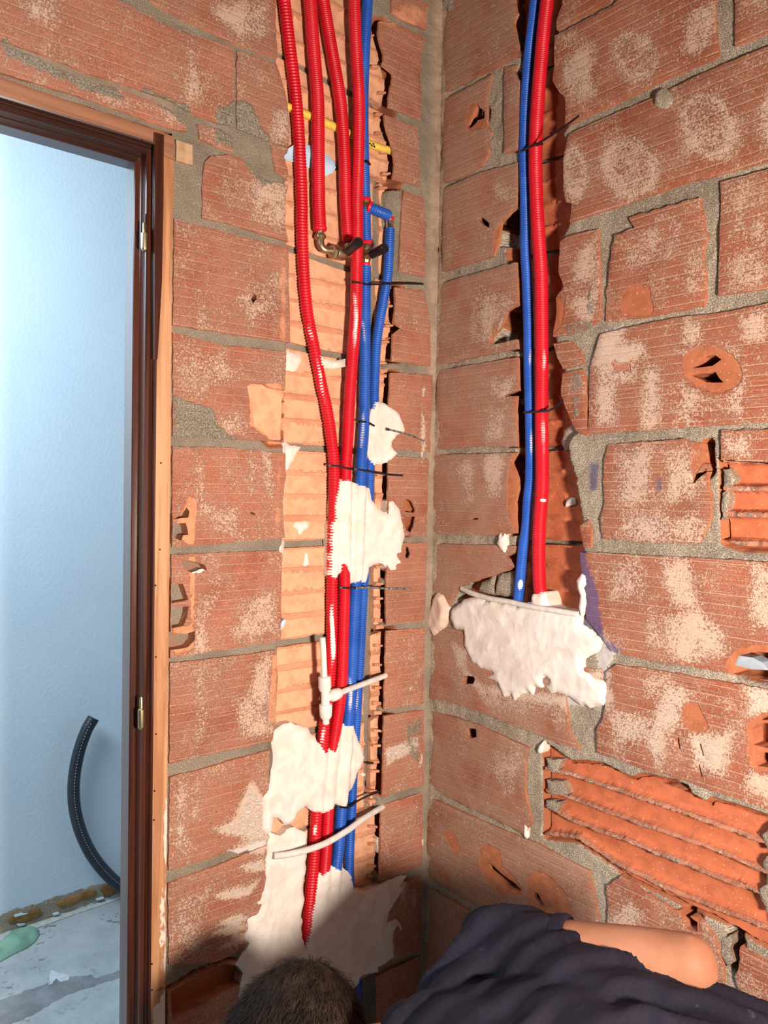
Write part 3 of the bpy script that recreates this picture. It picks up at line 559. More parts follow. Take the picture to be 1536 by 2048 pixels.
BL = [  # left wall, left of the chase
 ([-60, -120, 234, -2, 352, 58, 465, 94, 469, 102, 470, 240, 462, 250, 440, 246, 400, 233, 332, 196, 250, 168, 176, 145, 78, 106, -60, 58], {}),
 ([-60, 66, 0, 86, 78, 116, 156, 154, 246, 180, 324, 208, 371, 240, 375, 262, 344, 257, 200, 206, 80, 168, -60, 124], {}),
 ([301, -3, 553, -60, 552, 30, 556, 116, 540, 112, 455, 80, 394, 49, 330, 18], {}),
 ([475, 101, 508, 109, 555, 129, 561, 150, 574, 195, 581, 250, 580, 292, 547, 285, 515, 272, 476, 256, 474, 226], {}),
 ([396, 250, 441, 257, 465, 272, 468, 303, 440, 296, 400, 276], {}),
 ([422, 312, 461, 308, 492, 320, 508, 345, 540, 362, 577, 368, 572, 400, 571, 450, 577, 484, 508, 463, 461, 447, 406, 436, 406, 352, 412, 324], {}),
 ([543, 289, 578, 296, 568, 314, 576, 340, 577, 360, 552, 342], {}),
 ([350, 437, 461, 465, 578, 496, 581, 684, 468, 669, 347, 650], {'holes': [H_L[6][0]]}),
 ([347, 664, 447, 690, 575, 703, 573, 720, 570, 776, 567, 856, 569, 884, 437, 877, 347, 872], {'holes': [[495, 772, 503, 766, 530, 768, 540, 775, 570, 780, 568, 850, 566, 882, 548, 882, 510, 850, 503, 805]]}),
 ([346, 893, 425, 894, 499, 899, 572, 906, 573, 953, 566, 1004, 571, 1075, 345, 1096, 345, 1000], {'holes': [H_L[0][0], H_L[1][0], H_L[7][0]]}),
 ([344, 1110, 386, 1108, 499, 1103, 555, 1102, 566, 1106, 563, 1222, 563, 1280, 460, 1299, 341, 1317], {'holes': [H_L[i][0] for i in (2, 3, 4, 5)], 'lit': 1}),
 ([341, 1327, 411, 1319, 484, 1310, 553, 1300, 556, 1367, 553, 1437, 546, 1483, 400, 1515, 340, 1529], {}),
 ([340, 1555, 400, 1540, 540, 1500, 538, 1600, 530, 1640, 540, 1678, 470, 1700, 400, 1726, 338, 1742], {}),
 ([337, 1768, 473, 1717, 540, 1690, 538, 1760, 530, 1860, 475, 1905, 432, 1925, 368, 1930, 338, 1930], {}),
 ([337, 1985, 400, 1950, 452, 1928, 475, 1922, 500, 2000, 500, 2120, 337, 2200], {'holes': [H_L[12][0]]}),
 ([337, 2215, 500, 2130, 500, 2320, 337, 2400], {}),
]
BLR = [  # left wall, strip between chase and corner
 ([784, -20, 859, 5, 857, 18, 854, 60, 800, 36, 784, 24], {}), ([752, -100, 850, -60, 852, -10, 800, -22, 752, -60], {}),
 ([758, 42, 790, 44, 855, 75, 850, 90, 840, 140, 845, 190, 843, 240, 778, 213, 778, 193, 784, 165, 785, 146, 765, 130, 768, 108, 757, 70], {}),
 ([770, 228, 838, 255, 839, 300, 840, 372, 786, 358, 790, 328, 786, 301, 782, 281, 773, 260], {}),
 ([808, 381, 846, 393, 853, 440, 852, 555, 800, 542, 803, 450], {}),
 ([791, 574, 849, 581, 861, 633, 863, 733, 784, 722, 787, 668, 802, 656, 787, 646, 792, 614], {}),
 ([782, 745, 866, 750, 862, 905, 778, 897, 779, 800], {}),
 ([778, 912, 859, 918, 855, 1073, 775, 1070], {'holes': [H_L[8][0], H_L[9][0]]}),
 ([775, 1087, 856, 1085, 850, 1243, 773, 1250, 773, 1178], {'holes': [H_L[10][0]]}),
 ([774, 1262, 851, 1256, 847, 1407, 769, 1420], {}), ([769, 1432, 848, 1420, 848, 1571, 766, 1592], {}),
 ([763, 1612, 847, 1586, 845, 1734, 760, 1762], {}), ([758, 1782, 845, 1752, 842, 1900, 755, 1940], {}), ([755, 1955, 842, 1912, 840, 2080, 750, 2140], {}), ([750, 2155, 840, 2095, 838, 2260, 745, 2320], {}),
]
BRL = [  # right wall, between corner and chase
 ([903, -40, 1030, -80, 1027, 5, 1033, 26, 1026, 47, 1033, 86, 1038, 112, 965, 146, 926, 167, 886, 186, 886, 30], {}),
 ([885, 200, 965, 158, 983, 148, 973, 198, 973, 255, 982, 263, 975, 276, 980, 300, 962, 331, 923, 354, 884, 366], {'holes': [H_R[0][0]]}),
 ([1007, 133, 1036, 128, 1025, 140, 1038, 162, 1038, 235, 1035, 300, 1007, 307], {}),
 ([884, 377, 965, 342, 1034, 326, 1033, 390, 1031, 414, 1001, 443, 995, 489, 986, 512, 883, 544], {'holes': [H_R[1][0]]}),
 ([879, 568, 960, 543, 1030, 524, 1033, 554, 1034, 611, 1012, 622, 999, 656, 983, 674, 984, 690, 1032, 678, 1033, 697, 871, 731], {}),
 ([874, 742, 1033, 714, 1035, 781, 1010, 790, 1008, 795, 1031, 791, 1030, 815, 1033, 893, 940, 893, 866, 900], {}),
 ([863, 910, 1033, 905, 1022, 925, 1035, 960, 1035, 978, 1028, 1004, 1033, 1067, 1000, 1071, 863, 1068], {'holes': [H_R[7][0]]}),
 ([861, 1087, 1030, 1092, 1028, 1106, 1012, 1114, 1025, 1134, 1010, 1143, 920, 1172, 903, 1200, 890, 1242, 859, 1242], {}),
 ([858, 1252, 1000, 1270, 1129, 1330, 1130, 1402, 1137, 1455, 1158, 1500, 1121, 1490, 1082, 1472, 1022, 1450, 965, 1426, 892, 1402, 856, 1397], {'holes': [H_R[19][0]]}),
 ([864, 1423, 900, 1432, 957, 1450, 1056, 1496, 1049, 1519, 1050, 1590, 1062, 1640, 1053, 1672, 1022, 1655, 926, 1611, 856, 1572], {'holes': [H_R[20][0]]}),
 ([853, 1592, 931, 1628, 1022, 1667, 1074, 1688, 1178, 1743, 1188, 1790, 1196, 1840, 1196, 1905, 1000, 1840, 852, 1752], {'holes': [H_R[15][0], H_R[16][0]], 'amp': .001}),
 ([850, 1772, 1000, 1858, 1180, 1930, 1180, 2120, 1000, 2040, 846, 1935], {}), ([846, 1960, 1000, 2065, 1180, 2150, 1180, 2350, 1000, 2240, 842, 2110], {}),
]
BRR = [  # right wall, right of the chase
 ([1124, -40, 1240, -60, 1222, 2, 1205, 10, 1150, 36, 1113, 60, 1111, 42, 1124, 8], {}),
 ([1109, 72, 1150, 50, 1225, 10, 1260, -30, 1434, -60, 1430, 31, 1433, 78, 1438, 112, 1320, 163, 1250, 196, 1180, 230, 1136, 248, 1129, 250, 1129, 193, 1114, 180, 1105, 161, 1108, 130], {}),
 ([1468, -60, 1600, -90, 1600, 38, 1540, 62, 1469, 91], {}),
 ([1136, 268, 1200, 238, 1303, 195, 1380, 158, 1436, 132, 1540, 90, 1600, 64, 1600, 300, 1540, 320, 1448, 346, 1370, 365, 1297, 391, 1214, 419, 1138, 444, 1142, 406, 1130, 404, 1126, 378, 1125, 318, 1132, 286], {'amp': .0012}),
 ([1120, 482, 1140, 470, 1196, 458, 1197, 520, 1200, 600, 1202, 636, 1180, 655, 1150, 665, 1105, 674, 1111, 632, 1111, 596, 1126, 572, 1116, 546], {}),
 ([1258, 434, 1400, 393, 1407, 440, 1413, 470, 1408, 500, 1411, 560, 1409, 612, 1300, 632, 1240, 640, 1209, 642, 1212, 580, 1222, 500, 1228, 470, 1268, 455], {'amp': .0025, 'tiltx': .006}),
 ([1441, 363, 1540, 336, 1600, 320, 1600, 568, 1540, 577, 1436, 591, 1438, 480], {'amp': .001}),
 ([1200, 668, 1318, 640, 1448, 624, 1540, 605, 1600, 596, 1600, 840, 1540, 843, 1440, 850, 1300, 860, 1175, 867, 1178, 735], {'holes': [H_R[4][0], H_R[5][0]], 'amp': .0012}),
 ([1106, 688, 1140, 681, 1160, 700, 1166, 726, 1125, 738, 1113, 713], {}), ([1124, 747, 1165, 737, 1170, 760, 1173, 872, 1152, 862, 1134, 825, 1120, 786], {}),
 ([1213, 890, 1365, 877, 1400, 886, 1415, 940, 1416, 975, 1424, 1000, 1418, 1045, 1398, 1088, 1290, 1084, 1204, 1078, 1198, 1040, 1206, 1000, 1205, 930], {'holes': [H_R[2][0], H_R[3][0]], 'amp': .0025}),
 ([1159, 1052, 1176, 1040, 1182, 1060, 1180, 1096, 1166, 1094], {}),
 ([1441, 862, 1540, 857, 1600, 854, 1600, 930, 1540, 926, 1441, 919], {}),
 ([1158, 1104, 1318, 1112, 1540, 1124, 1600, 1128, 1600, 1372, 1500, 1356, 1467, 1348, 1300, 1322, 1225, 1305, 1205, 1280, 1172, 1240, 1165, 1180], {'holes': [H_R[8][0]]}),
 ([1212, 1345, 1232, 1330, 1290, 1336, 1400, 1356, 1486, 1370, 1600, 1395, 1600, 1648, 1540, 1623, 1448, 1590, 1370, 1562, 1292, 1541, 1193, 1506, 1192, 1462, 1206, 1436, 1211, 1402], {'holes': [H_R[i][0] for i in (9, 10, 11, 12, 13, 14)]}),
 ([1160, 1335, 1200, 1340, 1200, 1400, 1150, 1400], {}),
 ([1214, 1771, 1240, 1752, 1300, 1790, 1352, 1822, 1400, 1840, 1430, 1875, 1450, 1960, 1420, 2090, 1214, 1960], {'holes': [H_R[17][0]], 'amp': .003}),
 ([1480, 1895, 1540, 1925, 1600, 1950, 1600, 2130, 1500, 2090, 1470, 1960], {'holes': [], 'amp': .003}),
]
nb = 0
def put(W, data, mat, parent, back=.034):
    global nb
    for poly, kw in data:
        hf = None; tx = kw.get('tiltx', 0)
        slab('brick', W, poly, kw.get('mat', mat), parent, holes=kw.get('holes', ()), back=back, sp=.0095, amp=kw.get('amp', .0016), hfun=hf); nb += 1
put(WL, BL, M_BRL, wall_left); put(WL, BLR, M_BRL, wall_left, .007)
put(WR, BRL, M_BRC, wall_right, .010); put(WR, BRR, M_BRR, wall_right, .05)
# clay shown where a face has spalled off the block by the door
o = slab('brick_cell', WL, [493, 764, 574, 772, 572, 888, 545, 888, 505, 852, 498, 800], M_RAWL, wall_left, d0=.012, back=.03, sp=.006, amp=0, hfun=lambda P, D, dd: D - .003 * (np.sin((P[:, 1] - 1.6) * 2 * math.pi / .045) > .80))
# blocks beyond the frame keep the same bond
for k in range(4):
    z0 = 2.216 + .209 * k if k else 2.18
    for i in range(6):
        u1 = -1.06 - .31 * i + (.15 if k % 2 else 0) - (.35 if k == 1 else 0); u0 = max(u1 - .298, -2.9)
        if u1 < u0 + .05 or z0 > 2.75: continue
        if k < 2 and u1 > -1.05: continue
        q = np.array([[u0, z0 + .006], [u1, z0 + .006], [u1, min(z0 + .203, 2.89)], [u0, min(z0 + .203, 2.89)]])
        slab('brick', WL, q, M_BRL, wall_left, sp=.03, uvp=True, step=.02)
for k in range(14):
    z0 = -.08 + .209 * k
    for i in range(6):
        u0 = .85 + .31 * i - (.15 if k % 2 == 0 else 0); u1 = min(u0 + .298, 2.98); u0 = max(u0, .845); lo = max(z0 + .006, .005)
        if u1 - u0 < .05: continue
        q = np.array([[u0, lo], [u1, lo], [u1, min(z0 + .203, 2.89)], [u0, min(z0 + .203, 2.89)]])
        slab('brick', WR, q, M_BRR, wall_right, sp=.04, uvp=True, step=.02)

for W, par, mt, spans in ((WL, wall_left, M_BRL, ((-.675, -.50), (-.17, -.02))), (WR, wall_right, M_BRR, ((.02, .20), (.43, .62), (.632, .835)))):
    for a, b in spans: slab('brick', W, np.array([[a, 2.652 if W is WR else 2.70], [b, 2.652 if W is WR else 2.70], [b, 2.845], [a, 2.845]]), mt, par, sp=.02, uvp=True, step=.01)

# --- blocks cut open inside the left chase
JL = [(-330, -190), (-120, 20), (106, 218), (296, 370), (495, 562), (690, 732), (893, 905), (1090, 1078), (1288, 1257), (1480, 1425), (1685, 1604), (1905, 1770), (2120, 1950)]
chL = WL.poly(CH_L)
def chase_x(y):
    y = y + .137; pts = np.array(CH_L).reshape(-1, 2); xs = []
    for i in range(len(pts)):
        a, b = pts[i], pts[(i + 1) % len(pts)]
        if (a[1] - y) * (b[1] - y) < 0: xs.append(a[0] + (b[0] - a[0]) * (y - a[1]) / (b[1] - a[1]))
    return min(xs), max(xs)
def cell_profile(P, D, dd, v0, v1, n=4, rib=.006, sag=.003, deep=0):
    t = (P[:, 1] - v0) / (v1 - v0) * n; fr = np.abs(t - np.round(t)); inner = (np.round(t) > 0) & (np.round(t) < n)
    band = np.clip(1 - (fr - .05) / .05, 0, 1); band = np.where(inner, band, band * .6)
    rough = .5 + .9 * fbm(P[:, 0] * 50, P[:, 1] * 90, 12)
    return D - rib * band * np.clip(rough, .05, 1.3) + sag * np.sin(np.pi * np.clip(t % 1, 0, 1)) * .5 + deep
for k in range(len(JL) - 1):
    (a0, b0), (a1, b1) = JL[k], JL[k + 1]
    def yat(x, a, b): return a + (b - a) * (x - 572) / (782 - 572)
    top = []; bot = []
    xl = lambda y: chase_x(np.clip(y, -285, 2200))[0] - 6
    xr = lambda y: chase_x(np.clip(y, -285, 2200))[1] - 10
    g = 7
    yl0, yl1 = a0 + g, a1 - g; yr0, yr1 = b0 + g * .8, b1 - g * .8
    left = []; right = []
    for t in np.linspace(0, 1, 6): y = yl0 + (yl1 - yl0) * t; left += [xl(y), y]
    for t in np.linspace(1, 0, 6): y = yr0 + (yr1 - yr0) * t; right += [xr(y), y]
    if k - 1 in (2, 3, 5, 6, 7, 8): # mortar joint inside the course
        xs = {2: 752, 3: 745, 5: 745, 6: 742, 7: 735, 8: 735}[k - 1]
        polys = [left + [xs - 7, yat(xs, a1, b1) - g, xs - 5, yat(xs, a0, b0) + g], [xs + 7, yat(xs, a0, b0) + g, xs + 7, yat(xs, a1, b1) - g] + right]
    else: polys = [left + right]
    for pl in polys:
        q = WL.poly(pl, .026)
        v0 = q[:, 1].min(); v1 = q[:, 1].max()
        slab('brick', WL, q, M_RAWL, wall_left, d0=.027, back=.045, sp=.0065, amp=.0012, uvp=True, edge=.001,
             hfun=lambda P, D, dd, v0=v0, v1=v1: cell_profile(P, D, dd, v0, v1),
             mixfun=lambda P, M, dd, v0=v0, v1=v1: np.stack([M[:, 0] * .6, M[:, 1] * 0, np.where(np.abs(((P[:, 1] - v0) / (v1 - v0) * 4) - np.round((P[:, 1] - v0) / (v1 - v0) * 4)) < .09, 0.0, .8), M[:, 3] * 0], 1))
# webs of the cut cells beside the right edge of the chase (dark gaps remain between them)
for y in (66, 128, 180, 225, 262, 300, 345, 372, 560, 573, 611, 650, 683, 725, 742, 752, 852, 868, 922, 950, 990, 1030, 1078, 1105, 1136, 1170, 1200, 1245, 1258, 1295, 1334, 1380, 1412, 1430, 1466, 1496, 1530, 1548, 1590, 1610, 1660, 1695, 1740, 1760):
    xr_ = chase_x(y)[1]; w = 7 if y in (573, 752, 922, 1105, 1258, 1430, 1610, 560, 742, 1245, 1412, 1590) else 4.5
    p = WL.poly([xr_ - 12, y - w * .8, xr_ + 3, y - w * .7, xr_ + 3, y + w * .2, xr_ - 12, y + w * .4])
    slab('brick_web', WL, p, M_RAWL, wall_left, d0=.012 + .008 * random.random(), back=.06, sp=.006, amp=.001, uvp=True)
# --- right chase floor: blocks with their cells cut open
JR = [(-240, -300), (-60, -100), (135, 90), (320, 283), (508, 475), (703, 676), (900, 888), (1083, 1090), (1262, 1290)]
def chase_xr(y):
    y = y + .137; pts = np.array(CH_R).reshape(-1, 2); xs = []
    for i in range(len(pts)):
        a, b = pts[i], pts[(i + 1) % len(pts)]
        if (a[1] - y) * (b[1] - y) < 0: xs.append(a[0] + (b[0] - a[0]) * (y - a[1]) / (b[1] - a[1]))
    return min(xs), max(xs)
for k in range(len(JR) - 1):
    (a0, b0), (a1, b1) = JR[k], JR[k + 1]; q = WR.poly([1022, a0 + 5, 1022, a1 - 5, 1172, b1 - 5, 1172, b0 + 5]); v0 = q[:, 1].min(); v1 = q[:, 1].max()
    if k == 7: q = WR.poly([905, 1165, 905, 1240, 1172, 1285, 1172, b0 + 5, 1022, a0 + 5])
    slab('brick', WR, q, M_RAWR, wall_right, d0=.044, back=.07, sp=.0075, amp=.0012, uvp=True, hfun=lambda P, D, dd, v0=v0, v1=v1: cell_profile(P, D, dd, v0, v1, 4, .013, .006),
         mixfun=lambda P, M, dd: np.stack([M[:, 0] * 0, M[:, 1] * 0, .7 + 0 * M[:, 2], 0 * M[:, 3]], 1))
# --- the broken-faced block low on the right wall: four open cells with ragged webs
def yline(pts, x): p = np.array(pts, float).reshape(-1, 2); return np.interp(x, p[:, 0], p[:, 1])
L0 = [1087, 1492, 1180, 1520, 1300, 1552, 1420, 1600, 1600, 1660]
L1 = [1087, 1538, 1136, 1550, 1162, 1560, 1266, 1594, 1313, 1610, 1381, 1634, 1438, 1655, 1514, 1683, 1600, 1720]
L2 = [1087, 1583, 1136, 1596, 1196, 1619, 1248, 1640, 1316, 1663, 1373, 1683, 1459, 1716, 1508, 1738, 1600, 1775]
L3 = [1087, 1612, 1136, 1640, 1185, 1661, 1248, 1682, 1303, 1707, 1352, 1725, 1430, 1757, 1498, 1782, 1600, 1825]
L4 = [1087, 1668, 1152, 1676, 1222, 1725, 1305, 1767, 1363, 1793, 1425, 1818, 1475, 1836, 1600, 1890]
def broken(P, D, dd, lines=(L0, L1, L2, L3, L4), dep=.021, rw=6.0, ext=None):
    X, Y = WR.px(P[:, 0], P[:, 1]); out = np.full(len(P), dep * .5); Ls = [yline(l, X) for l in lines]
    nz = fbm(P[:, 0] * 35, P[:, 1] * 70, 21); nz2 = fbm(P[:, 0] * 120, P[:, 1] * 120, 22)
    for i in range(len(Ls) - 1):
        m = (Y >= Ls[i]) & (Y < Ls[i + 1]); t = (Y - Ls[i]) / (Ls[i + 1] - Ls[i]); w = np.abs(2 * t - 1)
        c = dep * (1 - w ** 6) ** .6
        out = np.where(m, c + .004, out)
    for i, l in enumerate(Ls):
        q = np.clip(1 - (np.abs(Y - l) - rw * .55) / (rw * .28), 0, 1); out = out * (1 - q) + q * (.003 + .008 * np.clip(nz + .2, 0, 1) + .0025 * nz2)
    return out + .0002 * nz2
def broken_mix(P, M, dd, lines=(L0, L1, L2, L3, L4), rw=6.5):
    X, Y = WR.px(P[:, 0], P[:, 1]); q = np.zeros(len(P))
    for l in lines: q = np.maximum(q, np.clip(1 - (np.abs(Y - yline(l, X)) - rw * .4) / 3, 0, 1))
    M = M.copy(); M[:, 2] = .9 - .9 * q; M[:, 0] = .55 * q * (fbm(P[:, 0] * 40, P[:, 1] * 40, 3) > -.1); M[:, 1] = .5 * q * (fbm(P[:, 0] * 30, P[:, 1] * 30, 9) > .15); return M
slab('brick', WR, BROKEN, M_RAWR, wall_right, back=.05, sp=.0036, amp=.003, hfun=broken, mixfun=broken_mix)
R0 = [1430, 919, 1600, 926]; R1_ = [1430, 976, 1600, 978]; R2_ = [1430, 1029, 1600, 1031]; R3_ = [1430, 1085, 1600, 1090]
slab('brick', WR, RIBFACE, M_RAWR, wall_right, back=.05, sp=.0035, amp=.0015, hfun=lambda P, D, dd: broken(P, D, dd, (R0, R1_, R2_, R3_), .022, 10), mixfun=lambda P, M, dd: broken_mix(P, M, dd, (R0, R1_, R2_, R3_), 10))
# lumps of mortar
def lump(name, W, flat, mat, parent, h=.01, sp=.005, amp=.003, d0=-.001, mixf=None, label=None, sk=30, back=.02, holes=()):
    def hf(P, D, dd): 
        e = np.clip(-dd / .016, 0, 1); return d0 - h * np.sqrt(e) * (.7 + .5 * fbm(P[:, 0] * sk, P[:, 1] * sk, 31)) - .002 * fbm(P[:, 0] * 110, P[:, 1] * 110, 33)
    o = slab(name, W, flat, mat, parent, sp=sp, amp=amp, hfun=hf, back=back, mixfun=mixf or (lambda P, M, dd: M * 0), holes=holes)
    if label: o['label'] = label
    return o
lump('mortar_lump', WR, ell(1328, 198, 20, 21, 0, 10), M_MOR, wall_right, .016, label='grey lump of mortar standing proud of the block face')
for f in ([1520, 1672, 1545, 1650, 1580, 1660, 1580, 1700, 1530, 1705], [1522, 1725, 1540, 1712, 1585, 1725, 1580, 1768, 1530, 1770], [1512, 1782, 1540, 1765, 1590, 1780, 1590, 1835, 1530, 1830]):
    lump('mortar_lump', WR, f, M_MOR, wall_right, .012, d0=.008, back=.03)
lump('mortar_lump', WR, [887, -10, 908, -15, 906, 15, 898, 22, 886, 14], M_MOR, wall_right, .008)
for f in ([1440, 1880, 1462, 1870, 1456, 1905, 1466, 1925, 1450, 1935, 1436, 1910], [1090, 1520, 1118, 1520, 1112, 1548, 1092, 1545], [1089, 1560, 1122, 1566, 1135, 1590, 1095, 1590], [1088, 1600, 1118, 1606, 1110, 1625, 1090, 1618], [1442, 940, 1458, 935, 1470, 955, 1462, 974, 1444, 972], [1442, 985, 1454, 982, 1452, 1030, 1440, 1040]):
    lump('mortar_lump', WR, f, M_MOR, wall_right, .006, d0=.006, back=.03)
for f in ([985, 1150, 1015, 1142, 1018, 1195, 975, 1190], [950, 1165, 980, 1152, 975, 1190, 945, 1185]): lump('mortar_lump', WR, f, M_MOR, wall_right, .01, d0=.02, back=.05)
lump('clay_shard', WR, [1110, 862, 1128, 845, 1150, 858, 1140, 868, 1128, 890, 1112, 900, 1104, 880], M_MOR, wall_right, .012, d0=.03, back=.055)
lump('wood_block', WL, [353, 279, 386, 290, 386, 330, 353, 321], M_BLOCK, wall_left, .001, amp=.0003, d0=.001, label='small square pine offcut set in mortar at the door corner')
o = slab('stone_chip', WR, [1466, 1318, 1474, 1312, 1500, 1316, 1520, 1326, 1534, 1342, 1500, 1340, 1466, 1332], M_SLATE, wall_right, d0=.006, back=.04, sp=.006, amp=.0008); o['label'] = 'smooth blue-grey stone lodged in a broken hollow block'

# ------------------------------------------------------------------ door lining in the left wall
class Off(Wall):
    def __init__(s, off): s.side = 'L'; s.off = off
    def arr(s, u, v, d): return np.stack([u, d + s.off, v], 1)
    def uv(s, px, py, d=0.0):
        r = ray(px, py); t = (d + s.off - CAM[1]) / r[1]; p = CAM + r * t; return p[0], p[2]
class Flr(Wall):
    def __init__(s): s.side = 'F'
    def arr(s, u, v, d): return np.stack([u, v, -d], 1)
    def uv(s, px, py, d=0.0):
        r = ray(px, py); t = (-d - CAM[2]) / r[2]; p = CAM + r * t; return p[0], p[1]
PAINT['F'] = []
uR = WL.uv(263, 1000, .035)[0]; p1 = WL.uv(276, 1000, .035)[0] - uR; p2 = WL.uv(301, 1000, .012)[0] - uR
zo = WL.uv(252, 336, .072)[1]; uLft = uR - .80
def mitre(name, prof, mats, parent, zcap=None):
    V = []; Fs = []; mi = []
    for p, d in prof: V += [(uR + p, d, 0), (uR + p, d, zo + p), (uLft - p, d, zo + p), (uLft - p, d, 0)]
    for i in range(len(prof) - 1):
        for j in range(3): a = i * 4 + j; Fs.append((a, a + 1, a + 5, a + 4)); mi.append(1 if j == 1 else 0)
    o = mesh_obj(name, V, Fs, None, parent, False, mats=mats, midx=mi); bm = bmesh.new(); bm.from_mesh(o.data)
    bmesh.ops.recalc_face_normals(bm, faces=bm.faces); bm.to_mesh(o.data); bm.free(); return o
door = empty('door_1', (0, 0, 0)); tag(door, 'dark varnished door lining without its door, open to the next room', kind='structure')
q = .0016
door_jamb = mitre('rebated_lining', [(0, .074), (-0.0, .037), (q, .035), (p1 - q, .035), (p1, .033), (p1 + .001, .014), (p1 + q, .012), (p2 - .005, .012), (p2 - .003, .014), (p2 - .002, .012), (p2, .010), (p2 + .001, .0), (p2 + .004, -.0015), (p2 + .004, .05), (.02, .08), (0, .074)], [M_DARK, M_DARKX], door)
# pine sub-lining: post and head
uP0 = uR + p2 + .003
pine = slab('pine_post', WL, np.array([[uP0, 0], [-.6835, 0], [-.6835, 2.118], [uP0, 2.125]]), M_PINE, door, back=.08, sp=.012, amp=.0004, uvp=True, edge=.0008, hn=.0004, step=.03,
            mixfun=lambda P, M, dd: np.stack([.72 * np.clip((1.36 - P[:, 1]) / .5, 0, 1) * np.clip((P[:, 0] + .706) / .012, 0, 1) * (.70 + .9 * fbm(P[:, 0] * 60, P[:, 1] * 6, 4, 3)) + .8 * (P[:, 1] < .52) * (P[:, 0] > -.703), .8 * np.clip(1 - np.abs(P[:, 1] - .54) / .015, 0, 1) * (P[:, 0] > -.702), 0 * dd, 0 * dd], 1))
slab('pine_head', WL, np.array([[-1.62, zo + p2 + .004], [uP0, zo + p2 + .004], [uP0, 2.126], [-.6835, 2.120], [-.682, 2.163], [-1.62, 2.186]]), M_PINEX, door, back=.08, sp=.014, amp=.0008, uvp=True, hn=.0006, step=.02)
boxobj('pine_post', (-1.62, 0, 0), (uLft - p2 - .004, .08, 2.12), M_PINE, door)
slab('stop_bead', WL, [307, 267, 325, 272, 324, 400, 321, 560, 312, 720, 306, 720], M_DARK, door, d0=-.0075, back=.001, sp=.02, amp=.0002, hn=.0002, edge=.0005, tilt=0)['label'] = 'loose dark bead standing proud of the pine at the top corner'
for (x, y0, y1) in ((291, 447, 505), (285, 1392, 1458)):
    a = WL.p3(x, y0, .012) + [-.004, -.004, 0]; b = WL.p3(x, y1, .012) + [-.004, -.004, 0]
    L = np.linalg.norm(a - b); V, Fs = lathe(b, a, [(0, .002), (.003, .0055), (.006, .0062), (L * .62, .0062), (L * .64, .0035), (L * .95, .0033), (L, .002)], 14)
    autosmooth(mesh_obj('hinge_pin', V, Fs, M_BRASS, door))
    V, Fs = boxv((a + b) / 2 + [.0035, .010, .01], (.0015, 0, 0), (0, .014, 0), (0, 0, L * 1.3)); mesh_obj('hinge_leaf', V, Fs, M_DARK, door)
for (x, y) in ((322, 926), (320, 1099), (311, 1171), (312, 1314), (312, 1468), (309, 1582), (308, 1640), (304, 1928), (304, 1980), (274, 252 + 28), (284, 281)):
    p = WL.p3(x, y, -.0002); V, Fs = lathe(p, p + [0, -1, 0], [(0, .0018), (.0008, .0014)], 8); mesh_obj('nail_head', V, Fs, M_BLK, door)

# ------------------------------------------------------------------ shell of both rooms
floor = boxobj('floor', (-3.2, -3.2, -.06), (1.4, 1.42, 0), M_CONC); tag(floor, 'grey spotted concrete screed floor', kind='structure')
ceil = boxobj('ceiling', (-3.2, -3.2, 2.9), (1.4, 1.45, 2.98), M_PLAIN); tag(ceil, 'plain ceiling slab', kind='structure')
wb = boxobj('wall_back', (-3.2, -3.1, 0), (.2, -3.0, 2.9), M_PLAIN); tag(wb, 'rendered wall behind the photographer', kind='structure')
ws = boxobj('wall_side', (-3.0, -3.0, 0), (-2.9, .13, 2.9), M_PLAIN); tag(ws, 'rendered side wall beside the photographer', kind='structure')
wf = boxobj('wall_far', (-3.2, 1.40, .0), (1.4, 1.5, 2.9), M_WALLP); tag(wf, 'pale blue-white painted wall of the next room seen through the doorway', kind='structure')
wfr = boxobj('wall_far_side', (1.3, .13, 0), (1.4, 1.4, 2.9), M_WALLP); tag(wfr, 'painted side wall of the next room', kind='structure')
WF = Off(1.40); FL = Flr()
# torn plaster along the foot of the far wall with brown tile edges, and a pale tile strip on the floor
slab('torn_plaster_edge', WF, [-60, 1868, -30, 1850, 18, 1822, 60, 1812, 100, 1797, 128, 1790, 165, 1776, 205, 1768, 260, 1755, 300, 1745, 300, 1790, 240, 1786, 0, 1868, -60, 1890], M_MOR, wf, d0=-.004, back=.004, sp=.008, amp=.005, hn=.003)
M_BROWN = simple('brown_tile_body', (.30, .145, .04), .8, var=.3, sc_=30)
for f in ([14, 1838, 24, 1828, 50, 1822, 78, 1815, 82, 1826, 62, 1838, 40, 1844, 16, 1844], [112, 1806, 125, 1797, 150, 1790, 178, 1778, 190, 1780, 188, 1790, 160, 1800, 120, 1814], [200, 1776, 215, 1768, 225, 1778, 220, 1785, 205, 1788], [205, 1772, 260, 1757, 262, 1775, 210, 1790]):
    slab('tile_edge', WF, f, M_BROWN, wf, d0=-.010, back=0, sp=.008, amp=.002, hn=.001)
for f in ([26, 1828, 40, 1824, 55, 1824, 40, 1829, 28, 1832], [32, 1846, 48, 1844, 50, 1847, 36, 1850], [104, 1826, 116, 1822, 118, 1826, 106, 1829], [190, 1796, 205, 1792, 206, 1795, 192, 1799]):
    slab('paint_flake', WF, f, M_WALLP, wf, d0=-.013, back=-.004, sp=.006, amp=.001, hn=.001)
bb = slab('baseboard_far', FL, [-80, 1897, 0, 1868, 120, 1828, 260, 1780, 300, 1765, 300, 1777, 260, 1792, 120, 1841, 0, 1886, -80, 1914], simple('pale_tile', (.52, .52, .48), .6), None, d0=-.006, back=.002, sp=.03, amp=.001, hn=.0003)
tag(bb, 'pale edging strip along the foot of the far wall', kind='structure')
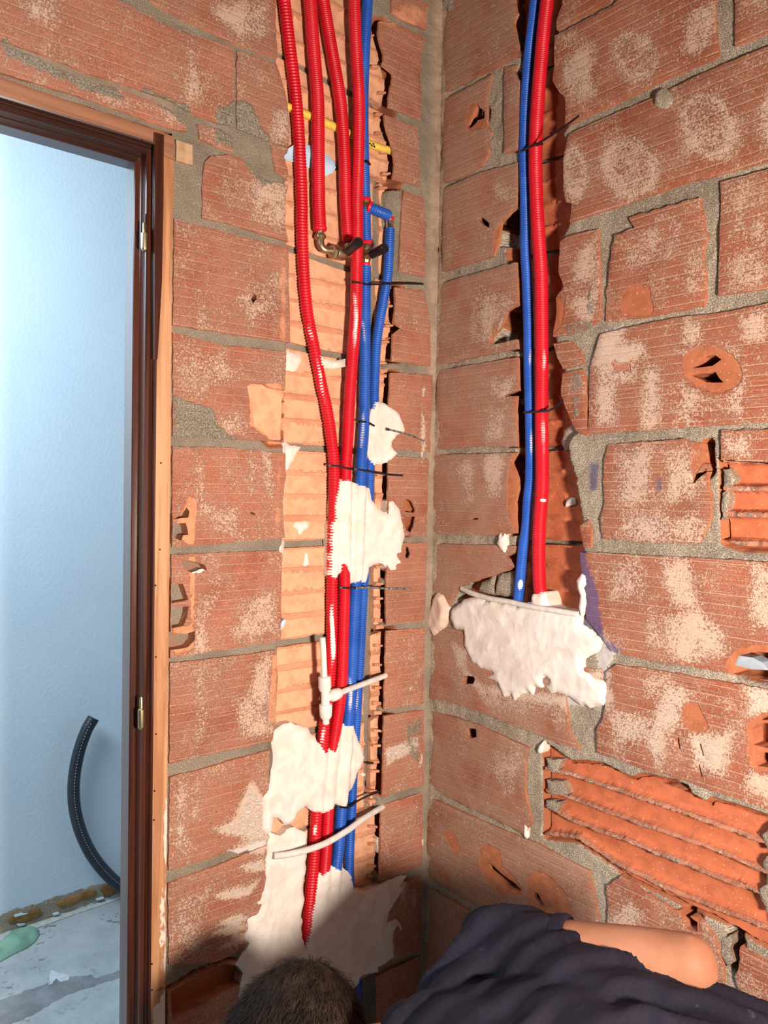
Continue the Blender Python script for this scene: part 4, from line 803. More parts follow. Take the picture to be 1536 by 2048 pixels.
slab('rough_strip', FL, [-60, 2022, 20, 1995, 72, 1976, 100, 1965, 140, 1955, 182, 1950, 190, 1958, 240, 1942, 300, 1925, 300, 1945, 200, 1975, 120, 2005, 60, 2040, 0, 2065, -60, 2090], M_CONC2, floor, d0=-.004, back=.001, sp=.02, amp=.006, hn=.002)
slab('screed_layer', FL, [-60, 2095, 0, 2068, 60, 2042, 120, 2007, 200, 1977, 300, 1947, 340, 2300, -60, 2400], M_CONC, floor, d0=-.014, back=.001, sp=.02, amp=.006, hn=.003)
slab('paint_drip', FL, [100, 1945, 112, 1946, 118, 1950, 132, 1950, 140, 1955, 138, 1962, 122, 1967, 112, 1960, 104, 1972, 96, 1975, 100, 1955], simple('pale_screed', (.55, .57, .58), .7), floor, d0=-.007, back=.001, sp=.012, amp=.003, hn=.003)
def cloth_h(P, D, dd):
    return -.004 - .018 * np.sqrt(np.clip(-dd / .03, 0, 1)) - .006 * np.sin(P[:, 0] * 60 + P[:, 1] * 25) * np.clip(-dd / .02, 0, 1)
o = slab('folded_cloth', FL, [-60, 1905, 0, 1888, 12, 1878, 22, 1864, 40, 1860, 66, 1858, 78, 1862, 78, 1872, 70, 1885, 55, 1897, 30, 1908, 12, 1918, 0, 1925, -60, 1955], M_CLOTH, None, back=.0, sp=.008, amp=.001, hfun=cloth_h, edge=0)
tag(o, 'pale green folded cloth on the grey floor of the next room', 'cloth')
# black flexible hose standing against the far wall
hp = [WL.p3(x, y, 1.345) for x, y in ((187, 1436), (172, 1463), (157, 1507), (148, 1560), (149, 1612), (161, 1662), (184, 1710), (218, 1752), (262, 1788), (300, 1812))]
P = crom(hp, .0035); n = len(P); nn = 20; V, Fs = sweep(P, circ(.0205, nn), scales=[1 + .025 * (i % 3 == 0) for i in range(n)], up=(0, -1, 0), caps=False)
hole_v, hole_f = lathe(P[0], P[3], [(0, .0205), (0, .0175), (.004, .0168), (.012, .016)], nn)
V, Fs = join([(V, Fs), (hole_v, hole_f)])
o = mesh_obj('flexible_hose', V, Fs, M_HOSE); autosmooth(o, 60)
glints = []  # white dots on the camera-facing side, standing in for highlights along the hose
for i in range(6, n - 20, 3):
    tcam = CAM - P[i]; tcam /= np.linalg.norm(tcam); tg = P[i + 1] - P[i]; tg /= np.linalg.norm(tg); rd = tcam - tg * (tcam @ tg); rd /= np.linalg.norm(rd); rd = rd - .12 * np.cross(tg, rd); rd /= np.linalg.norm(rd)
    glints.append(boxv(P[i] + rd * .0206, tg * .004, np.cross(tg, rd) * .0016, rd * .0008))
mesh_obj('seam_glints', *join(glints), M_PVC, o)
tag(o, 'short black ribbed hose curving up against the pale wall of the next room', 'hose')

# ------------------------------------------------------------------ conduits
PIPES = {}
def conduit(key, W, pts, r, pitch, mat, label, group=None, white=(), amp=.0011, name='corrugated_conduit', seg=16, valley=.5):
    ctrl = [W.p3(x, y, d) for x, y, d in pts]
    C = crom(ctrl, pitch / 4); n = len(C); ph = np.arange(n) % 4
    sc_ = np.where(ph < 2, 1.0, 1 - amp / r); sc_ = np.where(ph == 1, 1.0, sc_)
    V, Fs = sweep(C, circ(r, seg), scales=sc_, up=(-.6, -.6, 0))
    q = (C - CAM) @ R3; Y = CY - F * q[:, 1] / -q[:, 2]
    w = np.zeros(n)
    for y0, y1, a in white: w = np.maximum(w, a * np.clip(np.minimum(Y - y0, y1 - Y) / min(45, (y1 - y0) * .4), 0, 1))
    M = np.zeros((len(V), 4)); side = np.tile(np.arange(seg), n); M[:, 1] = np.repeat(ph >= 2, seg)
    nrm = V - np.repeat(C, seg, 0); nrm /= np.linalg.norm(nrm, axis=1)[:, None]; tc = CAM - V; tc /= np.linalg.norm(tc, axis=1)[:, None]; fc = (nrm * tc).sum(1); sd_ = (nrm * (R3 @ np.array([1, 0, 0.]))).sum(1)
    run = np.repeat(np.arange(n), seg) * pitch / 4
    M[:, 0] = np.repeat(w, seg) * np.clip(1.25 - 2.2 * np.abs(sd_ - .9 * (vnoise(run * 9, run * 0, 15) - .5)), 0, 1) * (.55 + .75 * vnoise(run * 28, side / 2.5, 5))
    o = mesh_obj(name, V, Fs, mat, None, True, M)
    tag(o, label, 'conduit', group)
    if W.side == 'L': S = np.stack([C[:, 0], C[:, 2], C[:, 1]], 1)
    else: S = np.stack([-C[:, 1], C[:, 2], C[:, 0]], 1)
    PIPES.setdefault(W.side, []).append((S[::3], r)); return o
GRPL = 'conduits in the left chase'
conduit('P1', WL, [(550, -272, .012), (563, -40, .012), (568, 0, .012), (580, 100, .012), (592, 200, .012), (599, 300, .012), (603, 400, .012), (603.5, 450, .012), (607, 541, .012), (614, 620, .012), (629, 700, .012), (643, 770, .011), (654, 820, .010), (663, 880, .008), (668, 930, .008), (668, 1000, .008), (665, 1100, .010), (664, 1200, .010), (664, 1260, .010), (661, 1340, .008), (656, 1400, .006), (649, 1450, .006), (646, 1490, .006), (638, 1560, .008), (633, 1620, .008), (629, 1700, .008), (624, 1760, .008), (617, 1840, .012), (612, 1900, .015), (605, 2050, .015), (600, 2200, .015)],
        .0136, .0063, M_RED, 'leftmost red conduit, widest ribs, running the full height of the left chase', GRPL, [(640, 690, .55), (700, 820, .62), (1190, 1345, 1.0), (1440, 1500, .85), (1640, 1670, .8)], amp=.0018)
conduit('P2', WL, [(600, -272, .004), (616, -30, .004), (620, 0, .004), (627, 100, .004), (635, 200, .004), (636, 300, .004), (637, 400, .004), (640, 462, .004)], .0146, .0040, M_RED, 'second red conduit from the left, ending at the brass elbow', GRPL)
conduit('P3', WL, [(630, -272, .004), (640, -40, .004), (646, 0, .004), (663, 100, .004), (680, 200, .004), (688, 300, .004), (691, 400, .004), (696, 484, .004)], .0140, .0040, M_RED, 'third red conduit from the left, slanting down to end behind the black valve handle', GRPL)
conduit('P4', WL, [(694, -272, -.010), (705, -40, -.010), (708, 0, -.010), (712, 100, -.010), (717.5, 200, -.010), (717, 300, -.010), (714, 400, -.012), (714.5, 450, -.013), (713, 541, -.013), (712, 620, -.012), (706, 700, -.008), (699, 800, -.002), (695, 880, .003), (692, 930, .004), (690, 1000, .004), (689, 1100, .004), (689, 1180, .004), (687, 1250, .003), (684, 1350, .002), (680, 1400, .002), (673, 1450, .003), (667, 1490, .004), (660, 1560, .006), (656, 1620, .006), (652, 1700, .006), (647, 1760, .008), (640, 1840, .014), (635, 1960, .016), (625, 2200, .016)],
        .0137, .0038, M_RED, 'red conduit passing in front of the blue one and running right down the chase', GRPL, [(560, 720, .62)])
conduit('A1', WL, [(750, -272, .012), (738, -30, .012), (735, 0, .012), (729, 100, .013), (726, 200, .014), (727, 300, .014), (730, 400, .014)], .0128, .0042, M_BLU, 'blue conduit at the top of the chase half hidden behind a red one', GRPL)
conduit('A2', WL, [(731, 418, .013), (731, 450, .013), (733, 486, .013)], .0125, .0042, M_BLU, 'short blue conduit length between the union and the right valve', GRPL)
conduit('A3', WL, [(731, 533, .008), (730, 600, .008), (730, 700, .006), (729, 770, .004), (728, 840, .002), (726, 880, .002), (722, 930, .001), (718, 1050, .001), (712, 1160, .001), (707, 1250, .001), (702.5, 1350, .001), (696, 1450, .002), (689, 1540, .003), (682, 1630, .003), (677, 1700, .003), (671, 1750, .006), (664, 1840, .014), (655, 2000, .016), (645, 2200, .016)],
        .0131, .0039, M_BLU, 'left blue conduit running down from the valve beside the reds', GRPL, [(610, 720, .38), (790, 930, .42), (1330, 1440, .62)])
conduit('B1', WL, [(780, 458, .006), (776, 541, .007), (767, 600, .008), (758, 650, .009), (752, 700, .010), (749, 770, .014), (748, 830, .016), (745, 880, .018), (740, 930, .019), (736, 1050, .019), (728, 1160, .018), (723, 1250, .018), (718, 1350, .017), (712, 1450, .016), (706, 1540, .014), (702.5, 1630, .012), (699, 1700, .012), (699, 1760, .010), (704, 1830, .014), (712, 1930, .014), (716, 1980, .004), (716, 2060, .0), (712, 2200, .0)],
        .0116, .0051, M_BLU, 'right blue conduit hanging from the steel coupling', GRPL, [(800, 960, .45), (1350, 1440, .5)], amp=.0015)
conduit('C1', WL, [(741, 415, .0), (752, 420, -.004), (766, 426, -.003), (776, 430, .0)], .0122, .0047, M_BLU, 'stubby blue conduit piece bridging sideways to the steel coupling', GRPL, amp=.0016)
GRPR = 'conduits in the right chase'
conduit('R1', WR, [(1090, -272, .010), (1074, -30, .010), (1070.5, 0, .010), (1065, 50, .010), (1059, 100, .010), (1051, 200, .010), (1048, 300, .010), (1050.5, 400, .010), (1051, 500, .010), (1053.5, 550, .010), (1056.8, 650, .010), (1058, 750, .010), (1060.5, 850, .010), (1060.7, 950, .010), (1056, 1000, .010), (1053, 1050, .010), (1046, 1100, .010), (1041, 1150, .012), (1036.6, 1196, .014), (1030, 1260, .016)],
        .0117, .0037, M_BLU, 'blue conduit in the narrow chase of the right wall', GRPR, [(685, 760, .55), (845, 930, .62), (1155, 1180, 1.3)])
conduit('R2', WR, [(1116, -272, .006), (1097, -30, .006), (1094.5, 0, .006), (1088.7, 50, .006), (1084, 100, .006), (1076, 200, .006), (1071, 300, .006), (1073, 400, .006), (1079, 500, .006), (1082, 550, .006), (1083.5, 650, .006), (1083.7, 750, .006), (1083.5, 850, .006), (1084.8, 950, .006), (1082.8, 1000, .006), (1079, 1050, .006), (1077.6, 1100, .008), (1078.3, 1150, .010), (1081.6, 1190, .012), (1090, 1250, .016)],
        .0146, .0037, M_RED, 'red conduit in the narrow chase of the right wall', GRPR, [(690, 760, .55), (820, 930, .55), (995, 1006, 1.2), (1178, 1215, 1.2)])
yc = conduit('Y', WL, [(561, 208, .020), (600, 224, .020), (645, 243, .020), (690, 263, .020), (740, 288, .020), (785, 303, .018)], .0088, .0036, M_YEL, 'yellow conduit crossing the chase behind the red and blue ones', None, amp=.0007, seg=14)
V, Fs = [], []
for (x, y) in ((740, 287), (744, 291), (747, 288), (749, 293)):   # dark print smudges on the yellow conduit
    a = WL.p3(x, y, .0107); bv, bf = boxv(a, (.004, 0, -.0015), (.001, 0, .003), (0, .0008, 0)); V.append((bv, bf))
V, Fs = join(V); mesh_obj('printed_marks', V, Fs, M_BLK, yc)

# ------------------------------------------------------------------ plaster dabs over the conduits
def plaster(W, flat, label=None, base=-.002, sp=.0048, amp=.003, bulge=.006, cover=-.0006, back=.03, chasebase=None, name='plaster_patch', mixf=None, holes=(), rough=.0012):
    side = W.side; q = np.array(W.poly(CH_L if side == 'L' else CH_R))
    def hf(P, D, dd):
        e = np.clip(-dd / .012, 0, 1) ** .5
        b = np.full(len(P), base) - bulge * e * (.55 + .6 * fbm(P[:, 0] * 13, P[:, 1] * 10, 41))
        if chasebase is not None:
            t = np.clip(.5 - sd(P, q) / .02, 0, 1); b = b * (1 - t) + t * (chasebase - bulge * e * .6)
        front = np.full(len(P), 9.)
        for S, r in PIPES[side]:
            for k in range(0, len(P), 1500):
                p = P[k:k + 1500]; d2 = (p[:, None, 0] - S[None, :, 0]) ** 2 + (p[:, None, 1] - S[None, :, 1]) ** 2
                j = d2.argmin(1); dm = np.sqrt(d2[np.arange(len(p)), j]); m = dm < r * 1.25
                fr = S[j, 2] - np.sqrt(np.clip((r + .0008) ** 2 - dm ** 2, 0, None)); fr = np.where(dm > r * .75, np.maximum(fr, S[j, 2] - r * .72), fr)
                front[k:k + 1500] = np.where(m, np.minimum(front[k:k + 1500], fr), front[k:k + 1500])
        b2 = np.minimum(b, front + cover)
        ridge = np.abs(fbm(P[:, 0] * 28 + 3 * fbm(P[:, 0] * 6, P[:, 1] * 6, 2), P[:, 1] * 9, 51)); 
        return b2 + rough * fbm(P[:, 0] * 38, P[:, 1] * 34, 43, 4) - (.0022 if side == 'L' else .0010) * np.clip(.12 - ridge, 0, .12) / .12 * e + (1 - e) * .004
    o = slab(name, W, flat, M_PLA, wall_left if side == 'L' else wall_right, sp=sp, amp=amp, hfun=hf, back=back, edge=0, holes=holes, mixfun=mixf or (lambda P, M, dd: M * 0), step=.005)
    if label: o['label'] = label
    return o
def S_(k, ox, oy, *a): return [v / k + (ox if i % 2 == 0 else oy) for i, v in enumerate(a)]
plaster(WL, [754, 802, 765, 802, 783, 812, 800, 828, 812, 862, 790, 875, 785, 893, 797, 908, 783, 922, 765, 928, 752, 933, 747, 925, 741, 905, 738, 890, 741, 870, 741, 850, 746, 830], 'white plaster dab on the right blue conduit with a tie end sticking out', chasebase=.008, base=-.001)
plaster(WL, S_(4.267, 540, 850, 580, 475, 640, 460, 700, 480, 735, 505, 800, 505, 825, 535, 870, 540, 880, 630, 930, 700, 975, 735, 1003, 742, 1006, 650, 1040, 640, 1100, 690, 1130, 770, 1140, 860, 1165, 940, 1140, 990, 1130, 1080, 1090, 1100, 1130, 1180, 1080, 1210, 1140, 1250, 1030, 1250, 990, 1190, 930, 1185, 870, 1210, 850, 1290, 835, 1340, 800, 1350, 760, 1330, 690, 1350, 660, 1270, 625, 1190, 600, 1290, 550, 1320, 510, 1290, 515, 1150, 520, 1000, 530, 850, 545, 750, 555, 620, 570, 540),
        'large white plaster patch burying all four conduits at mid height', chasebase=.004, base=-.0005, bulge=.004)
plaster(WL, S_(3.84, 500, 1250, 190, 820, 250, 765, 320, 760, 400, 775, 450, 800, 500, 850, 545, 930, 575, 965, 610, 950, 640, 960, 660, 880, 690, 800, 710, 760, 760, 755, 800, 770, 830, 860, 870, 940, 890, 1030, 860, 1110, 810, 1200, 790, 1260, 760, 1320, 740, 1390, 690, 1400, 660, 1380, 620, 1420, 545, 1450, 490, 1430, 430, 1400, 380, 1450, 350, 1500, 290, 1540, 240, 1500, 190, 1480, 175, 1600, 130, 1610, 90, 1560, 100, 1450, 95, 1340, 150, 1260, 180, 1080, 180, 950, 170, 900),
        'two-lobed white plaster patch below the white T-fitting', chasebase=.002, base=-.003, bulge=.007)
plaster(WL, S_(3.339, 400, 1648, 460, 40, 540, 90, 590, 40, 640, 30, 728, 70, 718, 300, 700, 400, 705, 500, 690, 620, 690, 760, 712, 830, 735, 700, 745, 560, 770, 430, 780, 360, 830, 310, 870, 290, 920, 285, 970, 310, 1010, 345, 1030, 400, 1040, 440, 1100, 450, 1160, 440, 1250, 380, 1350, 345, 1382, 340, 1340, 420, 1385, 410, 1310, 520, 1260, 600, 1250, 650, 1300, 632, 1340, 650, 1358, 690, 1338, 725, 1322, 680, 1300, 720, 1303, 890, 1200, 960, 1195, 1000, 1110, 1010, 1080, 1030, 1030, 1110, 950, 1140, 900, 1280, 700, 1400, 600, 1400, 250, 1200, 285, 1000, 240, 935, 290, 870, 335, 800, 290, 750, 320, 700, 300, 640, 390, 590, 410, 540, 330, 560, 400, 500, 430, 440, 440, 370, 430, 250, 455, 150),
        'largest white plaster area at the foot of the left chase behind the worker', chasebase=.002, base=-.002, bulge=.005, sp=.0055)
for f, nm in ((S_(4.267, 540, 850, 115, 20, 140, 50, 180, 110, 230, 165, 320, 180, 285, 250, 265, 300, 230, 340, 215, 400, 145, 400, 145, 250, 140, 180), 'plaster smear shaped like a wedge at the left edge of the chase'), (S_(4.267, 540, 850, 110, 1010, 140, 992, 180, 995, 175, 1090, 160, 1250, 150, 1450, 137, 1520, 125, 1350, 108, 1100), 'thin white plaster tongue in the upright joint'),
              (S_(4.267, 540, 850, 258, 860, 280, 830, 320, 825, 355, 812, 385, 820, 392, 870, 370, 905, 340, 925, 325, 955, 305, 940, 300, 900, 270, 885), 'small round plaster splat'), (S_(4.267, 540, 850, 355, 1105, 378, 1105, 398, 1200, 370, 1222, 340, 1215, 350, 1170), None),
              (S_(4.267, 540, 450, 160, 1080, 200, 1055, 310, 1075, 335, 1150, 280, 1240, 250, 1262, 215, 1230, 130, 1215, 128, 1160, 165, 1140), 'flat white plaster flake over a bed joint'), (S_(4.267, 540, 450, 425, 1108, 637, 1140, 637, 1212, 580, 1218, 435, 1190), 'white plaster filling a bed joint between the reds'),
              (S_(4.267, 540, 850, 1148, 1290, 1175, 1285, 1180, 1330, 1155, 1335), None), (S_(4.267, 540, 850, 1075, 1345, 1100, 1330, 1110, 1360, 1085, 1380), None), (S_(3.84, 500, 1250, 1275, 1085, 1285, 1010, 1300, 955, 1318, 1040, 1305, 1070), None), (S_(3.84, 500, 1250, 905, 1170, 925, 1150, 945, 1180, 925, 1198), None),
              (S_(3.84, 500, 1250, 1228, 425, 1245, 420, 1250, 440, 1235, 448), None), (S_(3.84, 500, 1250, 1325, 1640, 1340, 1650, 1338, 1720, 1320, 1710), None), (S_(3.84, 500, 1250, 1005, 1650, 1018, 1650, 1022, 1770, 1008, 1765), None), (S_(4.097, 240, 880, 570, 1110, 600, 1080, 690, 1060, 716, 1070, 700, 1090, 620, 1115, 580, 1128), None)):
    o = plaster(WL, f, nm, base=.0, bulge=.003, amp=.0022, chasebase=.024, sp=.005, back=.04)
plaster(WR, S_(3.84, 840, 900, 300, 1175, 330, 1150, 400, 1140, 440, 1130, 500, 1150, 560, 1150, 700, 1180, 770, 1185, 840, 1165, 870, 1090, 950, 1085, 985, 1195, 1050, 1225, 1200, 1250, 1235, 1290, 1240, 1330, 1300, 1380, 1380, 1440, 1400, 1480, 1350, 1560, 1262, 1600, 1250, 1680, 1300, 1715, 1340, 1760, 1425, 1790, 1437, 1850, 1425, 1900, 1440, 1930, 1400, 1962, 1340, 1955, 1300, 1982, 1230, 1968, 1150, 1910, 1090, 1895, 1050, 1860, 1000, 1872, 960, 1820, 900, 1830, 865, 1900, 830, 1868, 780, 1880, 722, 1945, 700, 1880, 650, 1915, 620, 1850, 590, 1800, 480, 1745, 560, 1720, 470, 1690, 400, 1640, 370, 1590, 340, 1500, 330, 1400, 262, 1370, 228, 1290, 245, 1220),
        'big rough plaster mass closing the foot of the right chase', chasebase=.0, base=-.0008, bulge=.010, sp=.0050, amp=.004, back=.05, rough=.0009, holes=[S_(3.84, 840, 900, 945, 1760, 970, 1745, 992, 1770, 985, 1800, 960, 1808, 945, 1785)])
for f, b, h, lb in ((S_(3.84, 840, 900, 585, 720, 600, 660, 620, 620, 632, 655, 648, 618, 660, 660, 672, 700, 665, 790, 640, 795, 610, 760), -.001, .008, 'small white plaster splat left of the narrow chase'), (S_(3.84, 840, 900, 1018, 435, 1030, 385, 1060, 362, 1095, 365, 1098, 410, 1060, 425, 1035, 438), .038, .005, None),
                    (S_(3.84, 840, 900, 1200, 1000, 1240, 945, 1280, 960, 1285, 1040, 1260, 1060, 1285, 1120, 1280, 1200, 1260, 1260, 1230, 1290, 1215, 1200, 1225, 1120, 1200, 1060), -.001, .009, 'torn strip of plaster hanging on the right edge of the narrow chase'), (S_(3.84, 840, 1350, 893, 590, 905, 545, 945, 505, 955, 515, 930, 600, 910, 612), -.001, .01, 'white plaster crumb on the bed joint'),
                    (S_(3.84, 840, 1350, 792, 1030, 800, 1030, 808, 1130, 830, 1170, 832, 1240, 810, 1260, 788, 1230, 795, 1130), -.001, .006, 'long white plaster drip on the joint above the worker'), (S_(3.84, 840, 1350, 805, 1335, 825, 1325, 825, 1360, 812, 1375), -.001, .004, None), (S_(3.84, 840, 1350, 825, 1820 - 0, 1, 1), 0, 0, None)):
    if len(f) < 8: continue
    plaster(WR, f, lb, base=b, bulge=h, amp=.0015, sp=.004, back=.05, rough=.002)
def beige(P, M, dd): M = M * 0; M[:, 2] = .75; return M
plaster(WR, [862, 1214, 868, 1196, 876, 1186, 888, 1192, 900, 1216, 895, 1240, 888, 1256, 878, 1264, 865, 1274, 860, 1262, 853, 1248, 851, 1236, 856, 1225], 'beige lump of old mortar in the room corner', base=-.004, bulge=.02, mixf=beige, amp=.003, rough=.003)
plaster(WR, [849, 1228, 858, 1218, 862, 1236, 858, 1246, 850, 1244], None, base=-.002, bulge=.012, mixf=beige, amp=.002)

# pale blue plastic scrap
def blueh(P, D, dd): return .019 + .008 * np.sin((P[:, 1] * 90) + P[:, 0] * 20) * .5 + .25 * (P[:, 0] + .4) ** 2
o = slab('plastic_scrap', WL, WL.poly([566, 313, 575, 306, 577, 296, 588, 290, 612, 289, 640, 300, 657, 309, 667, 320, 671, 336, 664, 346, 650, 352, 638, 348, 620, 335, 600, 326, 575, 321], .02), M_PBL, None, back=.023, sp=.006, amp=.0008, hfun=blueh, uvp=True, edge=0)
tag(o, 'pale blue plastic scrap lodged in the chase behind the red conduits', 'scrap')
o = slab('plastic_scrap', WL, [563, 1252, 566, 1243, 572, 1238, 574, 1243, 571, 1252, 565, 1260], M_PBL, None, d0=.003, back=.012, sp=.005, amp=.0005)
tag(o, 'tiny pale blue plastic scrap in the upright joint below the plaster tongue', 'scrap')

# ------------------------------------------------------------------ fittings
def part(name, geo, mat, parent, ang=35):
    o = mesh_obj(name, geo[0], geo[1], mat, parent); return autosmooth(o, ang)
def L3(x, y, d): return WL.p3(x, y, d)
def fitting(name, label, cat): o = empty(name); tag(o, label, cat); return o
v1 = fitting('brass_valve', 'brass elbow and stop valve with a black handle joining two red conduits', 'valve')
e = [L3(640, 460, .004), L3(641, 474, .004), L3(641.5, 487, .003), L3(644, 495, .002), L3(651, 500, .0), L3(668, 502, -.002)]
part('elbow', sweep(crom(e, .002), circ(.0080, 16)), M_BRASS, v1)
part('collar', lathe(L3(640, 468, .004), L3(641, 480, .004), [(0, .011), (.004, .0125), (.008, .0125), (.012, .0085)]), M_BRASS, v1)
part('hex_nut', lathe(L3(662, 503, -.002), L3(675, 506, -.003), [(0, .011), (.002, .0165), (.009, .0165), (.011, .013)], 6), M_BRASS, v1, 20)
part('valve_body', lathe(L3(671, 505, -.003), L3(716, 516, -.004), [(0, .0145), (.002, .0160), (.006, .0160), (.007, .0140), (.018, .0145), (.024, .0118), (.036, .0105), (.042, .0090), (.044, .006)]), M_BRASS, v1)
part('inlet', lathe(L3(698, 486, .004), L3(697, 512, -.002), [(0, .009), (.006, .011), (.012, .009), (.026, .009)]), M_BRASS, v1)
part('stem', lathe(L3(688, 509, -.005), L3(704, 493, -.042), [(0, .0095), (.014, .0085), (.016, .007), (.03, .007)]), M_BRASS, v1)
part('handle', lathe(L3(695, 503, -.022), L3(716, 485, -.066), [(0, .0085), (.001, .0102), (.030, .0104), (.040, .0112), (.047, .0112), (.050, .0098), (.0505, .006)], 24), M_BLK, v1)
for nm, x, y, d in (('red_ring', 640, 460, .004), ('red_ring', 697, 482, .004)):
    part(nm, lathe(L3(x, y - 6, d), L3(x + .3, y + 6, d), [(0, .0138), (.002, .0150), (.006, .0150), (.008, .0138), (.009, .0115)]), M_RED, v1)
v2 = fitting('brass_valve', 'brass stop valve with a black handle on the blue conduit', 'valve')
part('valve_body', lathe(L3(733, 488, .010), L3(731, 532, .009), [(0, .010), (.004, .0115), (.012, .0115), (.014, .0095), (.026, .0095), (.028, .0115), (.036, .0115), (.044, .009)], 8), M_BRASS, v2, 20)
part('stem', lathe(L3(733, 512, .004), L3(748, 507, -.02), [(0, .0095), (.016, .0080), (.03, .0080)]), M_BRASS, v2)
part('handle', lathe(L3(743, 509, -.012), L3(768, 497, -.055), [(0, .0085), (.001, .0100), (.028, .0102), (.038, .0110), (.045, .0110), (.048, .0096), (.0485, .006)], 24), M_BLK, v2)
part('red_ring', lathe(L3(733, 483, .012), L3(733, 491, .012), [(0, .0128), (.002, .0136), (.006, .0136), (.008, .012)]), M_RED, v2)
part('red_ring', lathe(L3(731, 526, .009), L3(731, 534, .009), [(0, .009), (.002, .0112), (.006, .0112), (.008, .010)]), M_RED, v2)
un = fitting('pipe_union', 'small brass union on the blue conduit beside the stubby blue piece', 'pipe fitting')
part('union_body', lathe(L3(730, 399, .013), L3(731, 420, .013), [(0, .009), (.005, .0115), (.014, .0115), (.020, .009)], 8), M_BRASS, un, 20)
part('side_outlet', lathe(L3(730, 410, .011), L3(742, 415, .0), [(0, .009), (.01, .0095), (.018, .009)]), M_BRASS, un)
part('red_ring', lathe(L3(730, 397, .013), L3(730.3, 405, .013), [(0, .0125), (.002, .0135), (.005, .0135), (.007, .011)]), M_RED, un)
part('red_ring', lathe(L3(736, 413, .004), L3(742, 415.5, .0), [(0, .0110), (.002, .0132), (.006, .0132), (.008, .0122)]), M_RED, un)
cp = fitting('pipe_coupling', 'shiny steel coupling on top of the right blue conduit', 'pipe fitting')
part('sleeve', lathe(L3(780, 436, .004), L3(780, 462, .006), [(0, .0085), (.006, .0085), (.007, .0098), (.012, .0098), (.013, .0090), (.020, .0090), (.022, .0098), (.028, .0095)]), M_STEEL, cp)
part('red_ring', lathe(L3(779, 434, .003), L3(780, 443, .005), [(0, .009), (.002, .0112), (.006, .0112), (.0065, .009)]), M_RED, cp)
# white push-fit tee with its short pipes
te = fitting('pipe_tee', 'white plastic push-fit T-fitting with a stub pipe up and a branch to the right', 'pipe fitting')
D0 = -.034
part('tee_body', lathe(L3(650, 1372, D0), L3(651, 1420, D0), [(0, .0092), (.05, .0092)], 24), M_PVC, te)
part('collar', lathe(L3(649, 1353, D0), L3(650, 1384, D0), [(0, .0120), (.001, .0136), (.024, .0140), (.026, .0128), (.031, .0120)], 28), M_PVC, te)
part('collar', lathe(L3(651, 1408, D0), L3(652, 1440, D0), [(0, .0125), (.001, .0138), (.010, .0142), (.026, .0130), (.030, .0110), (.032, .0095)], 28), M_PVC, te)
part('branch_neck', lathe(L3(652, 1396, D0), L3(672, 1388, D0 + .002), [(0, .0092), (.012, .0092), (.013, .0108), (.02, .0108)], 24), M_PVC, te)
part('branch_collar', lathe(L3(661, 1393, D0), L3(690, 1381, D0 + .006), [(0, .0105), (.003, .0128), (.012, .0135), (.022, .0125), (.028, .0105), (.030, .0085)], 28), M_PVC, te)
part('stub_pipe', sweep([L3(645, 1275, D0 + .003), L3(647, 1310, D0 + .001), L3(649, 1360, D0)], circ(.0064, 18)), M_PVC, te)
part('lower_pipe', sweep([L3(651, 1425, D0), L3(652, 1447, D0 + .002)], circ(.0072, 18)), M_PVC, te)
part('branch_pipe', sweep(crom([L3(678, 1386, D0 + .004), L3(710, 1374, D0 + .012), L3(740, 1363, D0 + .022), L3(771, 1351, .002)], .01), circ(.0064, 18)), M_PVCG, te)
bp = part('bent_pipe', sweep(crom([L3(547, 1712, -.010), L3(575, 1709, -.016), L3(610, 1701, -.026), L3(650, 1687, -.036), L3(690, 1664, -.034), L3(722, 1641, -.024), L3(748, 1624, -.008), L3(768, 1612, .010)], .008), circ(.0068, 18)), M_PVCG, None)
tag(bp, 'thin white plastic pipe bent across the lower red and blue conduits', 'pipe')
bp = part('bent_pipe', sweep(crom([WR.p3(924, 1177, .004), WR.p3(945, 1187, -.004), WR.p3(980, 1197, -.007), WR.p3(1020, 1204, -.008), WR.p3(1060, 1213, -.008), WR.p3(1110, 1221, -.006), WR.p3(1157, 1229, .0)], .008), circ(.0062, 18)), M_PVCG, None)
tag(bp, 'dusty white plastic pipe lying across the foot of the right chase', 'pipe')

# ------------------------------------------------------------------ cable ties
def tie(label, W, band, tail, head, dust=False, w=.0042, th=.0014):
    t = empty('cable_tie'); tag(t, label, 'cable tie', 'black cable ties round the conduits')
    S = [(-w / 2, -th / 2), (w / 2, -th / 2), (w / 2, th / 2), (-w / 2, th / 2)]
    up = (0, 0, 1)
    if band: part('band', sweep(crom([W.p3(*p) for p in band], .004), S, up=up), M_BLK, t, 30)
    if tail: part('tail', sweep(crom([W.p3(*p) for p in tail], .005), S, up=up), M_BLK if not dust else M_TIED, t, 30)
    if head: 
        c = W.p3(*head); n = np.array([0, -1, 0]) if W.side == 'L' else np.array([-1, 0, 0]); a = np.array([1, 0, 0]) if W.side == 'L' else np.array([0, 1, 0])
        V, Fs = boxv(c, a * .0055, np.array([0, 0, 1]) * .0062, n * .0045); bevel(part('head', (V, Fs), M_BLK, t, 30), .0008)
    return t
M_TIED = simple('dusty_black_plastic', (.16, .145, .13), .6, var=.9, sc_=150)
tie('black cable tie on the front red conduit with its tail reaching the corner', WL, [(700, 563, .006), (702, 563.5, -.016), (706, 564, -.0255), (713, 564.5, -.0285), (722, 566, -.0245), (730, 568, -.0105), (738, 569, -.0065), (741, 569, .004)], [(740, 568.5, -.0115), (758, 568.5, -.013), (780, 567.5, -.014), (812, 567, -.012), (847, 568, -.006)], (741, 568, -.008))
